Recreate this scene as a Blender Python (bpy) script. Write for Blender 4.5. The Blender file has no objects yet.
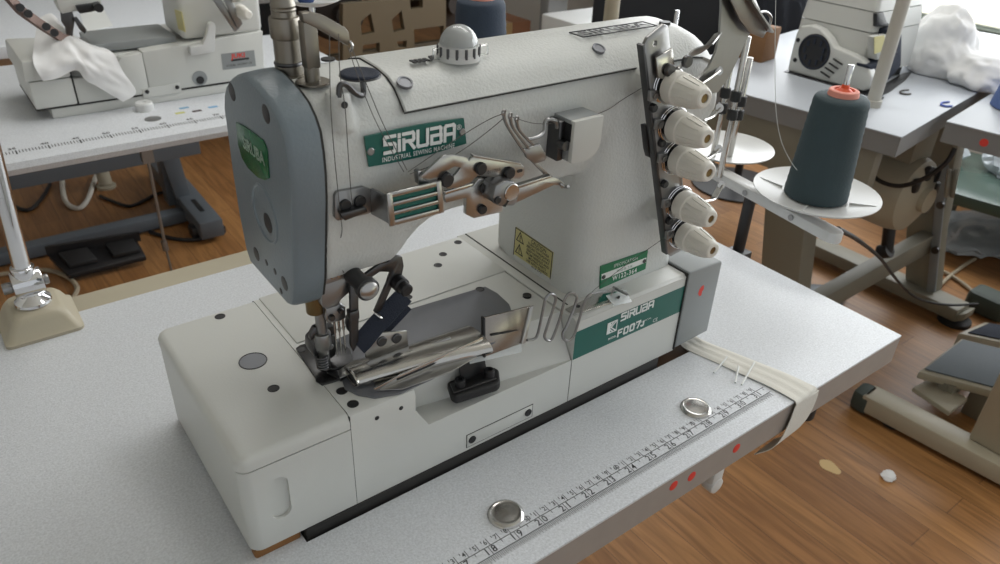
import bpy, bmesh, math, random
from mathutils import Vector, Matrix
import numpy as np

SC = bpy.context.scene
COL = SC.collection
PI = math.pi
TBL = 0.76                      # table-top height; lengths below are millimetres measured from the table's front ruler
random.seed(5)

# ------------------------------------------------------------------ camera
F_PX = 754.42
R = np.array([[0.80141589, -0.5969262, 0.0375725], [-0.28488004, -0.43619797, -0.85356587], [0.52590488, 0.67335759, -0.51962834]])
CM = np.array([-241.44485, -304.94259, 479.59487])
cam_data = bpy.data.cameras.new('camera')
cam = bpy.data.objects.new('camera', cam_data)
COL.objects.link(cam)
cam_data.sensor_width = 36.0
cam_data.lens = F_PX * 36.0 / 1000.0
cam_data.clip_start = 0.02
cam_data.clip_end = 60
cam.matrix_world = Matrix(((R[0][0], -R[1][0], -R[2][0], CM[0] / 1000), (R[0][1], -R[1][1], -R[2][1], CM[1] / 1000),
                           (R[0][2], -R[1][2], -R[2][2], CM[2] / 1000 + TBL), (0, 0, 0, 1)))
cam_data.dof.use_dof = True
cam_data.dof.focus_distance = 0.66
cam_data.dof.aperture_fstop = 13
SC.camera = cam

# ------------------------------------------------------------------ world, sun, window light, exposure
SC.view_settings.view_transform = 'Standard'
SC.view_settings.look = 'None'
SC.view_settings.gamma = 1.0
SC.view_settings.use_curve_mapping = False
SC.view_settings.exposure = -0.14
world = bpy.data.worlds.new('daylight')
SC.world = world
world.use_nodes = True
bg = world.node_tree.nodes['Background']
bg.inputs[0].default_value = (0.93, 0.97, 1.0, 1)
bg.inputs[1].default_value = 0.66

def area(name, loc, target, sx, sy, power, color=(1, 1, 1)):
    d = bpy.data.lights.new(name, 'AREA')
    d.shape = 'RECTANGLE'; d.size = sx; d.size_y = sy; d.energy = power; d.color = color
    o = bpy.data.objects.new(name, d); COL.objects.link(o)
    o.location = loc
    o.rotation_euler = (Vector(target) - Vector(loc)).to_track_quat('-Z', 'Y').to_euler()
    return o
area('window_daylight', (2.93, 0.4, 1.45), (0.2, 0.2, 0.8), 4.6, 1.5, 112, (0.95, 0.98, 1.0))
area('overhead_fill', (0.9, 0.9, 2.8), (0.7, 0.8, 0), 2.4, 0.5, 26, (1.0, 0.98, 0.94))  # added fill lamp overhead, stands for no known fixture
sun_d = bpy.data.lights.new('sun', 'SUN'); sun_d.energy = 10.0; sun_d.angle = 0.009; sun_d.color = (1, 0.95, 0.85)
sun = bpy.data.objects.new('sun', sun_d); COL.objects.link(sun)
sun.rotation_euler = Vector((-0.62, -0.12, -0.75)).to_track_quat('-Z', 'Y').to_euler()
sun.location = (6, 1, 6)

# ------------------------------------------------------------------ helpers
def at(px, py, X=None, Y=None, Z=None):
    """the point on a plane X=, Y= or Z= (mm) seen at photograph position px, py"""
    d = R.T @ np.array([(px - 500) / F_PX, (py - 282) / F_PX, 1.0])
    i, v = (0, X) if X is not None else (1, Y) if Y is not None else (2, Z)
    s = (v - CM[i]) / d[i]
    return Vector(CM + s * d)

def W(v):
    return Vector((v[0] / 1000, v[1] / 1000, v[2] / 1000 + TBL))

class B:
    """collects shapes in millimetres; xf maps the builder's own frame into the table frame"""
    def __init__(s, xf=None):
        s.bm = bmesh.new(); s.xf = xf
    def merge(s, t):
        me = bpy.data.meshes.new('tmp'); t.to_mesh(me); t.free(); s.bm.from_mesh(me); bpy.data.meshes.remove(me)
    def bevel(s, t, bv, seg=2, ang=28):
        if bv > 0:
            es = [e for e in t.edges if len(e.link_faces) == 2 and e.calc_face_angle(0) > math.radians(ang)]
            bmesh.ops.bevel(t, geom=es, offset=bv, segments=seg, profile=0.5, affect='EDGES', clamp_overlap=True)
    def box(s, x0, x1, y0, y1, z0, z1, bv=0, seg=2):
        t = bmesh.new()
        vs = [t.verts.new((x, y, z)) for x in (x0, x1) for y in (y0, y1) for z in (z0, z1)]
        for f in ((0, 1, 3, 2), (4, 6, 7, 5), (0, 4, 5, 1), (2, 3, 7, 6), (0, 2, 6, 4), (1, 5, 7, 3)):
            t.faces.new([vs[i] for i in f])
        bmesh.ops.recalc_face_normals(t, faces=t.faces[:])
        s.bevel(t, bv, seg); s.merge(t); return s
    def prism(s, loop, vec, bv=0, seg=2, ang=28):
        t = bmesh.new(); vec = Vector(vec)
        a = [t.verts.new(Vector(p)) for p in loop]; b = [t.verts.new(Vector(p) + vec) for p in loop]
        t.faces.new(a); t.faces.new(b[::-1])
        n = len(a)
        for i in range(n):
            t.faces.new((a[i], b[i], b[(i + 1) % n], a[(i + 1) % n]))
        bmesh.ops.recalc_face_normals(t, faces=t.faces[:])
        s.bevel(t, bv, seg, ang); s.merge(t); return s
    def pxy(s, pts, Y, depth, bv=0):
        return s.prism([at(p[0], p[1], Y=Y) for p in pts], (0, depth, 0), bv)
    def pxz(s, pts, Z, depth, bv=0):
        return s.prism([at(p[0], p[1], Z=Z) for p in pts], (0, 0, depth), bv)
    def lathe(s, p, ax, prof, seg=28, caps=True):
        """prof: (radius, distance along ax) pairs"""
        p = Vector(p); ax = Vector(ax).normalized()
        u = ax.orthogonal().normalized(); w = ax.cross(u)
        t = bmesh.new(); rings = []
        for r, h in prof:
            rings.append([t.verts.new(p + ax * h + (u * math.cos(2 * PI * k / seg) + w * math.sin(2 * PI * k / seg)) * max(r, 1e-4)) for k in range(seg)])
        for i in range(len(rings) - 1):
            for k in range(seg):
                t.faces.new((rings[i][k], rings[i][(k + 1) % seg], rings[i + 1][(k + 1) % seg], rings[i + 1][k]))
        if caps:
            t.faces.new(rings[0][::-1]); t.faces.new(rings[-1])
        bmesh.ops.remove_doubles(t, verts=t.verts[:], dist=0.001)
        bmesh.ops.recalc_face_normals(t, faces=t.faces[:])
        s.merge(t); return s
    def cyl(s, p0, p1, r0, r1=None, seg=20, bv=0):
        p0, p1 = Vector(p0), Vector(p1); L = (p1 - p0).length; r1 = r0 if r1 is None else r1
        if bv:
            return s.lathe(p0, p1 - p0, [(r0 - bv, 0), (r0 - bv * .3, bv * .3), (r0, bv), (r1, L - bv), (r1 - bv * .3, L - bv * .3), (r1 - bv, L)], seg)
        return s.lathe(p0, p1 - p0, [(r0, 0), (r1, L)], seg)
    def ball(s, c, r, sc=(1, 1, 1), seg=20, half=False):
        t = bmesh.new(); bmesh.ops.create_uvsphere(t, u_segments=seg, v_segments=seg // 2 + (seg // 2) % 2, radius=r)
        if half:
            bmesh.ops.delete(t, geom=[v for v in t.verts if v.co.z < -1e-3], context='VERTS')
        for v in t.verts:
            v.co = Vector((v.co.x * sc[0], v.co.y * sc[1], v.co.z * sc[2])) + Vector(c)
        s.merge(t); return s
    def tube(s, pts, r, seg=8, n=6, closed=False):
        pts = curve(pts, n) if n > 1 else [Vector(p) for p in pts]
        return s.sweep(pts, [(r * math.cos(2 * PI * k / seg), r * math.sin(2 * PI * k / seg)) for k in range(seg)])
    def sweep(s, pts, sec, up=None):
        """carry the closed 2-D section sec along pts; its 2nd axis keeps near up when given"""
        t = bmesh.new(); rings = []; nrm = None; pts = [Vector(p) for p in pts]
        for i, p in enumerate(pts):
            d = (pts[min(i + 1, len(pts) - 1)] - pts[max(i - 1, 0)]).normalized()
            if up is not None:
                a = d.cross(Vector(up)).normalized()
            else:
                if nrm is None:
                    nrm = d.orthogonal().normalized()
                nrm = (nrm - d * nrm.dot(d)).normalized(); a = nrm
            b = a.cross(d)
            rings.append([t.verts.new(p + a * q[0] + b * q[1]) for q in sec])
        m = len(sec)
        for i in range(len(rings) - 1):
            for k in range(m):
                t.faces.new((rings[i][k], rings[i][(k + 1) % m], rings[i + 1][(k + 1) % m], rings[i + 1][k]))
        t.faces.new(rings[0][::-1]); t.faces.new(rings[-1])
        bmesh.ops.recalc_face_normals(t, faces=t.faces[:])
        s.merge(t); return s
    def bar(s, pts, width, thick, up, bv=0):
        """a bent flat bar: width along up, thickness across"""
        return s.sweep(pts, [(-thick / 2, -width / 2), (thick / 2, -width / 2), (thick / 2, width / 2), (-thick / 2, width / 2)], up)
    def loft(s, rings, caps=True):
        t = bmesh.new(); rr = [[t.verts.new(Vector(p)) for p in r] for r in rings]; m = len(rr[0])
        for i in range(len(rr) - 1):
            for k in range(m):
                t.faces.new((rr[i][k], rr[i][(k + 1) % m], rr[i + 1][(k + 1) % m], rr[i + 1][k]))
        if caps:
            t.faces.new(rr[0][::-1]); t.faces.new(rr[-1])
        bmesh.ops.recalc_face_normals(t, faces=t.faces[:])
        s.merge(t); return s
    def sheet(s, grid, thick=1.0):
        t = bmesh.new(); vs = [[t.verts.new(Vector(p)) for p in row] for row in grid]
        for i in range(len(vs) - 1):
            for j in range(len(vs[0]) - 1):
                t.faces.new((vs[i][j], vs[i + 1][j], vs[i + 1][j + 1], vs[i][j + 1]))
        bmesh.ops.recalc_face_normals(t, faces=t.faces[:])
        bmesh.ops.solidify(t, geom=t.faces[:], thickness=thick)
        s.merge(t); return s
    def torus(s, c, ax, R0, r, seg=28, rs=8):
        prof = [(R0 + r * math.cos(2 * PI * k / rs), r * math.sin(2 * PI * k / rs)) for k in range(rs + 1)]
        return s.lathe(c, ax, prof, seg, caps=False)
    def strokes(s, lines, org, xd, yd, w, h, depth, nrm):
        """flat lettering: every line is a run of 2-D points drawn with a pen of width w, letter units scaled by h"""
        org, xd, yd, nrm = Vector(org), Vector(xd).normalized(), Vector(yd).normalized(), Vector(nrm).normalized(); kk = 0
        for line in lines:
            P = [Vector((q[0] * h, q[1] * h)) for q in line]
            for a, b_ in zip(P[:-1], P[1:]):
                d = b_ - a
                if d.length < 1e-6:
                    continue
                d.normalize(); n2 = Vector((-d.y, d.x)) * w / 2; e = d * w / 2
                loop = [a - e + n2, a - e - n2, b_ + e - n2, b_ + e + n2]
                kk += 1
                s.prism([org + xd * q.x + yd * q.y for q in loop], nrm * (depth * (1 + 0.07 * kk)))
        return s
    def text(s, string, org, xd, yd, size, depth, align='CENTER', bold=0.0, sx=1.0, space=1.0):
        cu = bpy.data.curves.new('txt', 'FONT'); cu.body = string; cu.size = 1.0; cu.align_x = align; cu.align_y = 'CENTER'
        cu.offset = bold; cu.space_character = space; cu.resolution_u = 2
        o = bpy.data.objects.new('txt', cu); me = o.to_mesh()
        xd, yd = Vector(xd).normalized(), Vector(yd).normalized(); nrm = xd.cross(yd)
        t = bmesh.new(); t.from_mesh(me); o.to_mesh_clear(); bpy.data.objects.remove(o); bpy.data.curves.remove(cu)
        for v in t.verts:
            v.co = Vector(org) + xd * v.co.x * size * sx + yd * v.co.y * size + nrm * depth
        s.merge(t); return s
    def cut(s, other):
        """take the shape 'other' out of this one"""
        a = bpy.data.meshes.new('a'); s.bm.to_mesh(a); b = bpy.data.meshes.new('b'); other.bm.to_mesh(b)
        oa = bpy.data.objects.new('a', a); ob = bpy.data.objects.new('b', b); COL.objects.link(oa); COL.objects.link(ob)
        m = oa.modifiers.new('cut', 'BOOLEAN'); m.operation = 'DIFFERENCE'; m.object = ob; m.solver = 'EXACT'
        dg = bpy.context.evaluated_depsgraph_get(); dg.update()
        r = bpy.data.meshes.new_from_object(oa.evaluated_get(dg))
        bpy.data.objects.remove(oa); bpy.data.objects.remove(ob)
        s.bm.clear(); s.bm.from_mesh(r)
        for q in (a, b, r):
            bpy.data.meshes.remove(q)
        other.bm.free(); return s
    def fuse(s, voxel, smooth=6):
        """melt the overlapping shapes into one cast surface"""
        a = bpy.data.meshes.new('a'); s.bm.to_mesh(a); oa = bpy.data.objects.new('a', a); COL.objects.link(oa)
        m = oa.modifiers.new('r', 'REMESH'); m.mode = 'VOXEL'; m.voxel_size = voxel
        m = oa.modifiers.new('s', 'SMOOTH'); m.factor = 0.5; m.iterations = smooth
        dg = bpy.context.evaluated_depsgraph_get(); dg.update()
        r = bpy.data.meshes.new_from_object(oa.evaluated_get(dg))
        bpy.data.objects.remove(oa); s.bm.clear(); s.bm.from_mesh(r); bpy.data.meshes.remove(a); bpy.data.meshes.remove(r)
        return s

def curve(pts, n=6):
    P = [Vector(p) for p in pts]
    if len(P) < 3:
        return P
    out = []
    for i in range(len(P) - 1):
        a, b, c, d = P[max(i - 1, 0)], P[i], P[i + 1], P[min(i + 2, len(P) - 1)]
        for k in range(n):
            u = k / n
            out.append(0.5 * ((2 * b) + (c - a) * u + (2 * a - 5 * b + 4 * c - d) * u * u + (3 * b - a - 3 * c + d) * u ** 3))
    return out + [P[-1]]

def rrect(x0, x1, y0, y1, r, n=5):
    out = []
    for cx, cy, a0 in ((x1 - r, y1 - r, 0), (x0 + r, y1 - r, 90), (x0 + r, y0 + r, 180), (x1 - r, y0 + r, 270)):
        for k in range(n + 1):
            a = math.radians(a0 + 90 * k / n); out.append((cx + r * math.cos(a), cy + r * math.sin(a)))
    return out

# ------------------------------------------------------------------ objects
ROOTS = {}
def finish(b, smooth=38):
    bm = b.bm
    if b.xf is not None:
        bmesh.ops.transform(bm, matrix=b.xf, verts=bm.verts[:])
    for f in bm.faces:
        f.smooth = True
    lim = math.radians(smooth)
    for e in bm.edges:
        e.smooth = not (len(e.link_faces) == 2 and e.calc_face_angle(0) > lim)
    return bm
def obj(name, b, m, parent=None, smooth=32, label=None):
    """link the collected shapes as ONE mesh object, origin at the parent's base or at its own base"""
    bm = finish(b, smooth)
    if parent is not None:
        o0 = Vector(parent['_org']) if '_org' in parent else Vector((0, 0, 0))
    else:
        lo = Vector([min(v.co[i] for v in bm.verts) for i in range(3)]); hi = Vector([max(v.co[i] for v in bm.verts) for i in range(3)])
        o0 = Vector(((lo.x + hi.x) / 2, (lo.y + hi.y) / 2, lo.z))
    for v in bm.verts:
        v.co = (v.co - o0) / 1000
    me = bpy.data.meshes.new(name); bm.to_mesh(me); bm.free()
    me.materials.append(m)
    o = bpy.data.objects.new(name, me); COL.objects.link(o)
    o['_org'] = tuple(o0)
    if parent is not None:
        o.parent = parent
    else:
        o.location = W(o0)
    if label:
        o['label'] = label
    return o
def tag(o, label, cat, group=None, kind=None):
    o['label'] = label; o['category'] = cat
    if group: o['group'] = group
    if kind: o['kind'] = kind
    return o
def thing(name, label, cat, org, group=None):
    o = bpy.data.objects.new(name, None); COL.objects.link(o); o.empty_display_size = 0.05
    o['_org'] = tuple(org); o.location = W(org)
    return tag(o, label, cat, group)
def struct(name, b, m, parent=None, smooth=38):
    o = obj(name, b, m, parent, smooth)
    if parent is None: o['kind'] = 'structure'
    return o
def copy_tree(o, d=(0, 0, 0), parent=None):
    """a copy of a thing with copies of its parts, moved by d millimetres"""
    c = o.copy(); COL.objects.link(c)
    if parent is not None:
        c.parent = parent
    else:
        c.location = o.location + Vector(d) / 1000
    for ch in list(o.children):
        copy_tree(ch, parent=c)
    return c

# ------------------------------------------------------------------ materials
def lin(c):
    return tuple(((v / 255) / 12.92 if v / 255 <= 0.04045 else ((v / 255 + 0.055) / 1.055) ** 2.4) for v in c) + (1,)
def mat(name, rgb, rough=0.5, metal=0.0, bump=0.0, bscale=300, vary=0.0, vscale=20, spec=0.5, coat=0.0, alpha=None, trans=0.0, sheen=0.0, detail=3):
    m = bpy.data.materials.new(name); m.use_nodes = True; nt = m.node_tree; p = nt.nodes['Principled BSDF']
    c = lin(rgb)
    p.inputs['Base Color'].default_value = c; p.inputs['Roughness'].default_value = rough; p.inputs['Metallic'].default_value = metal
    p.inputs['Specular IOR Level'].default_value = spec; p.inputs['Coat Weight'].default_value = coat; p.inputs['Transmission Weight'].default_value = trans
    p.inputs['Sheen Weight'].default_value = sheen
    if alpha is not None: p.inputs['Alpha'].default_value = alpha
    tc = nt.nodes.new('ShaderNodeTexCoord')
    if bump > 0:
        n = nt.nodes.new('ShaderNodeTexNoise'); n.inputs['Scale'].default_value = bscale; n.inputs['Detail'].default_value = detail
        bp = nt.nodes.new('ShaderNodeBump'); bp.inputs['Strength'].default_value = bump; bp.inputs['Distance'].default_value = 0.001
        nt.links.new(tc.outputs['Object'], n.inputs['Vector']); nt.links.new(n.outputs['Fac'], bp.inputs['Height']); nt.links.new(bp.outputs['Normal'], p.inputs['Normal'])
    if vary > 0:
        n = nt.nodes.new('ShaderNodeTexNoise'); n.inputs['Scale'].default_value = vscale; n.inputs['Detail'].default_value = 4
        r = nt.nodes.new('ShaderNodeMix'); r.data_type = 'RGBA'
        r.inputs[6].default_value = tuple(max(0, v * (1 - vary)) for v in c[:3]) + (1,); r.inputs[7].default_value = tuple(min(1, v * (1 + vary)) for v in c[:3]) + (1,)
        nt.links.new(tc.outputs['Object'], n.inputs['Vector']); nt.links.new(n.outputs['Fac'], r.inputs[0]); nt.links.new(r.outputs[2], p.inputs['Base Color'])
    return m
M = {}
M['paint'] = mat('hammered_cream_paint', (200, 202, 199), 0.42, bump=0.55, bscale=420, vary=0.03, vscale=60)
M['smooth'] = mat('smooth_cream_paint', (200, 201, 197), 0.38, bump=0.08, bscale=700, vary=0.02, vscale=9)
M['plate_grey'] = mat('blue_grey_enamel', (116, 127, 134), 0.36, bump=0.22, bscale=420, vary=0.04, vscale=40)
M['cover_grey'] = mat('grey_plastic', (140, 144, 145), 0.4, bump=0.08, bscale=900)
M['laminate'] = mat('speckled_white_laminate', (202, 205, 209), 0.46, bump=0.3, bscale=700, vary=0.30, vscale=520)
M['edge'] = mat('grey_edge_banding', (152, 145, 139), 0.5, vary=0.08, vscale=60)
M['ink'] = mat('black_ink', (38, 38, 40), 0.6)
M['steel'] = mat('polished_steel', (196, 194, 190), 0.2, 1.0, vary=0.06, vscale=40)
M['satin'] = mat('satin_steel', (150, 150, 150), 0.36, 1.0, vary=0.08, vscale=60)
M['dsteel'] = mat('worn_dark_steel', (92, 92, 93), 0.36, 1.0, vary=0.15, vscale=90)
M['bronze'] = mat('warm_worn_steel', (176, 175, 173), 0.28, 1.0, vary=0.12, vscale=70)
M['chrome'] = mat('chrome', (222, 222, 224), 0.07, 1.0)
M['slide'] = mat('dull_grey_steel', (120, 122, 127), 0.42, 0.45, vary=0.08, vscale=30)
M['black'] = mat('black_oxide', (30, 30, 32), 0.42, spec=0.5)
M['rubber'] = mat('black_rubber', (28, 28, 29), 0.6)
M['gasket'] = mat('dark_gasket', (44, 43, 42), 0.8)
M['groove'] = mat('seam_shadow_gap', (52, 52, 50), 0.9)
M['green'] = mat('green_badge', (14, 92, 82), 0.35, vary=0.04, vscale=80)
M['fgreen'] = mat('embossed_green_film', (18, 96, 58), 0.25, vary=0.1, vscale=120)
M['white'] = mat('white_print', (226, 228, 226), 0.5)
M['silver'] = mat('silver_print', (196, 200, 198), 0.4)
M['knob'] = mat('ivory_knob_plastic', (220, 217, 209), 0.4, bump=0.05, bscale=500)
M['yellow'] = mat('yellow_sticker', (196, 188, 130), 0.5, vary=0.05, vscale=90)
M['red'] = mat('red_sticker', (214, 62, 52), 0.6)
M['wood'] = mat('brown_wood', (134, 92, 48), 0.6, vary=0.2, vscale=90)
M['dwood'] = mat('dark_brown_board', (84, 60, 40), 0.7, vary=0.25, vscale=60)
M['strap'] = mat('navy_webbing', (40, 46, 60), 0.85, bump=0.8, bscale=900)
M['cloth'] = mat('white_cotton', (228, 228, 228), 0.9, bump=0.15, bscale=300, sheen=0.2)
M['tape'] = mat('unbleached_cotton_tape', (214, 212, 204), 0.9, bump=0.3, bscale=500, vary=0.05, vscale=60)
M['cone'] = mat('dark_teal_thread', (50, 66, 71), 0.75, bump=0.4, bscale=350, vary=0.12, vscale=30)
M['pink'] = mat('pink_paper_core', (226, 150, 134), 0.7)
M['orange'] = mat('orange_plastic', (220, 84, 40), 0.5)
M['thread'] = mat('grey_thread', (86, 84, 80), 0.8)
M['plastic_white'] = mat('white_plastic', (204, 205, 204), 0.3)
M['column'] = mat('brushed_warm_steel', (138, 133, 124), 0.38, 1.0, vary=0.12, vscale=60)
M['beige'] = mat('beige_enamel', (172, 164, 144), 0.42, bump=0.08, bscale=300)
M['clear'] = mat('clear_plastic', (245, 248, 248), 0.05, trans=1.0)
M['spec'] = mat('spec_plate_green', (22, 112, 74), 0.4)
M['gold'] = mat('brass', (124, 104, 72), 0.4, 1.0)


# ================================================================== SETTING
def floor_mat():
    m = bpy.data.materials.new('oak_laminate_floor'); m.use_nodes = True; nt = m.node_tree; p = nt.nodes['Principled BSDF']
    N = nt.nodes.new; L = nt.links.new
    tc = N('ShaderNodeTexCoord'); mp = N('ShaderNodeMapping'); mp.inputs['Rotation'].default_value = (0, 0, PI / 2)
    L(tc.outputs['Object'], mp.inputs['Vector'])
    br = N('ShaderNodeTexBrick'); br.offset = 0.37; br.inputs['Scale'].default_value = 1.0
    br.inputs['Brick Width'].default_value = 0.62; br.inputs['Row Height'].default_value = 0.075; br.inputs['Mortar Size'].default_value = 0.0012
    br.inputs['Color1'].default_value = lin((170, 124, 76)); br.inputs['Color2'].default_value = lin((148, 104, 62)); br.inputs['Mortar'].default_value = lin((118, 84, 54))
    br.inputs['Mortar Smooth'].default_value = 0.3
    L(mp.outputs[0], br.inputs['Vector'])
    mp2 = N('ShaderNodeMapping'); mp2.inputs['Scale'].default_value = (26, 2.2, 1); L(tc.outputs['Object'], mp2.inputs['Vector'])
    no = N('ShaderNodeTexNoise'); no.inputs['Scale'].default_value = 2.2; no.inputs['Detail'].default_value = 6; no.inputs['Distortion'].default_value = 1.2
    L(mp2.outputs[0], no.inputs['Vector'])
    cr = N('ShaderNodeValToRGB'); cr.color_ramp.elements[0].position = 0.3; cr.color_ramp.elements[0].color = (0.62, 0.58, 0.52, 1)
    cr.color_ramp.elements[1].position = 0.7; cr.color_ramp.elements[1].color = (1.1, 1.08, 1.05, 1)
    L(no.outputs['Fac'], cr.inputs[0])
    mx = N('ShaderNodeMix'); mx.data_type = 'RGBA'; mx.blend_type = 'MULTIPLY'; mx.inputs[0].default_value = 1.0
    L(br.outputs['Color'], mx.inputs[6]); L(cr.outputs[0], mx.inputs[7]); L(mx.outputs[2], p.inputs['Base Color'])
    p.inputs['Roughness'].default_value = 0.42
    return m
M['floor'] = floor_mat()
M['wall'] = mat('white_wall_paint', (214, 214, 210), 0.8, bump=0.1, bscale=60)
M['frame_green'] = mat('grey_green_window_frame', (96, 104, 92), 0.5)
M['lawn'] = mat('pale_sunlit_ground', (206, 212, 192), 0.9, vary=0.12, vscale=0.6)

struct('floor', B().box(-2600, 3000, -2300, 6800, -800, -760), M['floor'])
struct('wall_back', B().box(-2600, 3120, 6800, 6900, -800, 2500), M['wall'])
WZ0, WZ1, WY0, WY1 = -118, 1500, -1500, 3400        # window opening in the right-hand wall
w = B()
w.box(3000, 3120, -2300, 6800, -800, WZ0 - 40).box(3000, 3120, -2300, 6800, WZ1, 3200)
w.box(3000, 3120, -2300, WY0, WZ0 - 40, WZ1).box(3000, 3120, WY1, 6800, WZ0 - 40, WZ1)
struct('wall_right', w, M['wall'])
w = B()
w.box(2985, 3090, WY0, WY1, WZ0 - 40, WZ0, 4).box(3030, 3080, WY0, WY1, WZ1 - 50, WZ1)
for y in (WY0, -350, 1800, WY1 - 50):
    w.box(3030, 3080, y, y + 50, WZ0, WZ1)
win = struct('window_1', w, M['frame_green'])
gm = bpy.data.materials.new('window_glass'); gm.use_nodes = True
_n = gm.node_tree.nodes; _p = _n['Principled BSDF']; _t = _n.new('ShaderNodeBsdfTransparent'); _g = _n.new('ShaderNodeBsdfGlossy'); _g.inputs['Roughness'].default_value = 0.02
_f = _n.new('ShaderNodeFresnel'); _m = _n.new('ShaderNodeMixShader'); _n.remove(_p)
gm.node_tree.links.new(_f.outputs[0], _m.inputs[0]); gm.node_tree.links.new(_t.outputs[0], _m.inputs[1]); gm.node_tree.links.new(_g.outputs[0], _m.inputs[2])
gm.node_tree.links.new(_m.outputs[0], _n['Material Output'].inputs[0])
struct('window_pane', B().box(3052, 3058, WY0, WY1, WZ0, WZ1), gm, win)
struct('wall_left_blocker', B().box(-2720, -2600, -2300, 6900, -800, 2500), M['wall'])  # unseen wall, added to block sky light from the left
struct('ground_outside', B().box(3121, 16000, -9000, 14000, -960, -900), M['lawn'])
struct('ceiling_blocker', B().box(-2600, 3120, -2300, 6900, 2150, 2200), M['wall'])  # unseen slab, added to block light from above and give metal reflections contrast

# ================================================================== MAIN TABLE
TX0, TX1, TY0, TY1 = -900, 557.5, -27, 522
t = thing('sewing_table', 'white speckled sewing table with printed ruler, carrying the large cream machine', 'table', (0, 247, -760))
def opening(z0, z1):
    return B().prism([(-112, 88.5, z0), (330, 88.5, z0), (352, 97, z0), (352, 276, z0), (-112, 276, z0)], (0, 0, z1 - z0))
top = obj('tabletop', B().box(TX0, TX1, TY0, TY1, -3, 0, 0.6).cut(opening(-10, 5)), M['laminate'], t)
b = B().box(TX0, TX1 - .5, TY0 + .5, TY1, -37, -3.0).cut(opening(-45, 5))
obj('core_edge', b, M['edge'], t, label='grey brown edge band of the table top')
obj('oil_tray', B().box(-114, 354, 86, 278, -44, -37.2), M['gasket'], t, label='dark tray under the machine opening')
obj('cradle_board', B().box(286, 351, 90, 274, -37, -5, .5).box(286, 351, 150, 274, -6, 7.5), M['dwood'], t, label='brown board in the machine opening')
# printed ruler: inches below, centimetres above
b = B()
def mark(x0, y0, x1, y1, wd=0.5):
    b.box(min(x0, x1) - (wd / 2 if x0 == x1 else 0), max(x0, x1) + (wd / 2 if x0 == x1 else 0), min(y0, y1) - (wd / 2 if y0 == y1 else 0), max(y0, y1) + (wd / 2 if y0 == y1 else 0), 0.02, 0.10)
mark(-170, 5.2, 346, 5.2, 0.6); mark(-170, -3.4, 346, -3.4, 0.6)
IN = lambda n: (n - 18) * 25.4
for k in range(12 * 16, 31 * 16 + 9):
    x = IN(k / 16)
    if x > 346 or x < -168: continue
    ln = 8.0 if k % 2 == 0 else 5.6
    mark(x, -3.4, x, -3.4 - ln * 0.75)
    if k % 16 == 8: mark(x, 5.2, x, 2.2)
    if k % 16 == 0: mark(x, 5.2, x, -3.4)
for n in range(12, 32):
    s = str(n)
    b.text(s[0], (IN(n) - 3.4, 0.9, 0), (1, 0, 0), (0, 1, 0), 9.4, 0.08, bold=.012, sx=.92); b.text(s[1], (IN(n) + 3.4, 0.9, 0), (1, 0, 0), (0, 1, 0), 9.4, 0.08, bold=.012, sx=.92)
X50 = IN(0) + 500
for c in range(29, 81):
    x = X50 + (c - 50) * 10
    if x > 340: break
    mark(x, 5.2, x, 12.5); mark(x - 5, 10.2, x - 5, 12.5)
    lab = str(c % 10) if c % 10 else str(c)
    b.text(lab, (x - (2.4 if c % 10 else 0.3), 9.2, 0), (1, 0, 0), (0, 1, 0), 6.4, 0.08, bold=.012, sx=0.9)
obj('ruler_print', b, M['ink'], t, label='printed inch and centimetre ruler')
for x, y in ((30.8, 22.4), (262.3, 22.1)):
    b = B().lathe((x, y, 0), (0, 0, 1), [(15.2, 0), (15.2, 0.8), (14.2, 2.2), (12.4, 3.0), (11.6, 2.6), (9, 2.8), (4, 3.2), (0, 3.3)], 40)
    obj('cap', b, M['steel'], t, label='round polished metal cap set in the table top')
for x, z in ((at(672.4, 493.4, Y=-27).x, -14), (at(693, 473, Y=-27).x, -17), (at(736, 451.7, Y=-27).x, -17)):
    b = B().lathe((x, -26.4, z), (0, -1, 0), [(5.2, 0), (5.2, .3), (4.6, .45), (0, .5)], 18)
    obj('sticker_dot', b, M['red'], t, label='small red dot sticker on the front edge')
# beige wiring channel along the rear edge, lever and knob under the front edge
obj('wiring_channel', B().box(-900, 557, 530, 580, -66, -12, 2).box(-900, 557, 522.5, 530, -40, -20), M['beige'], t, label='beige wiring channel along the rear edge')
b = B().box(246, 262, -25, -13, -62, -37.1, 3).cyl((254, -26, -60), (254, -12, -60), 9, bv=2)
obj('latch', b, M['plastic_white'], t, label='small white hook under the table edge')
b = B().cyl((412, -14, -37.2), (412, -14, -58), 10, bv=3)
obj('knob', b, M['rubber'], t, label='black knob under the table edge')
for x in (-760, 180):
    b = B().box(x - 30, x + 30, 60, 520, -742, -700, 3).box(x - 25, x + 25, 270, 330, -700, -60, 3).box(x - 25, x + 25, 60, 500, -60, -37.2, 3)
    for y in (90, 490): b.cyl((x, y, -760), (x, y, -742), 22)
    obj('leg', b, M['beige'], t)

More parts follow.
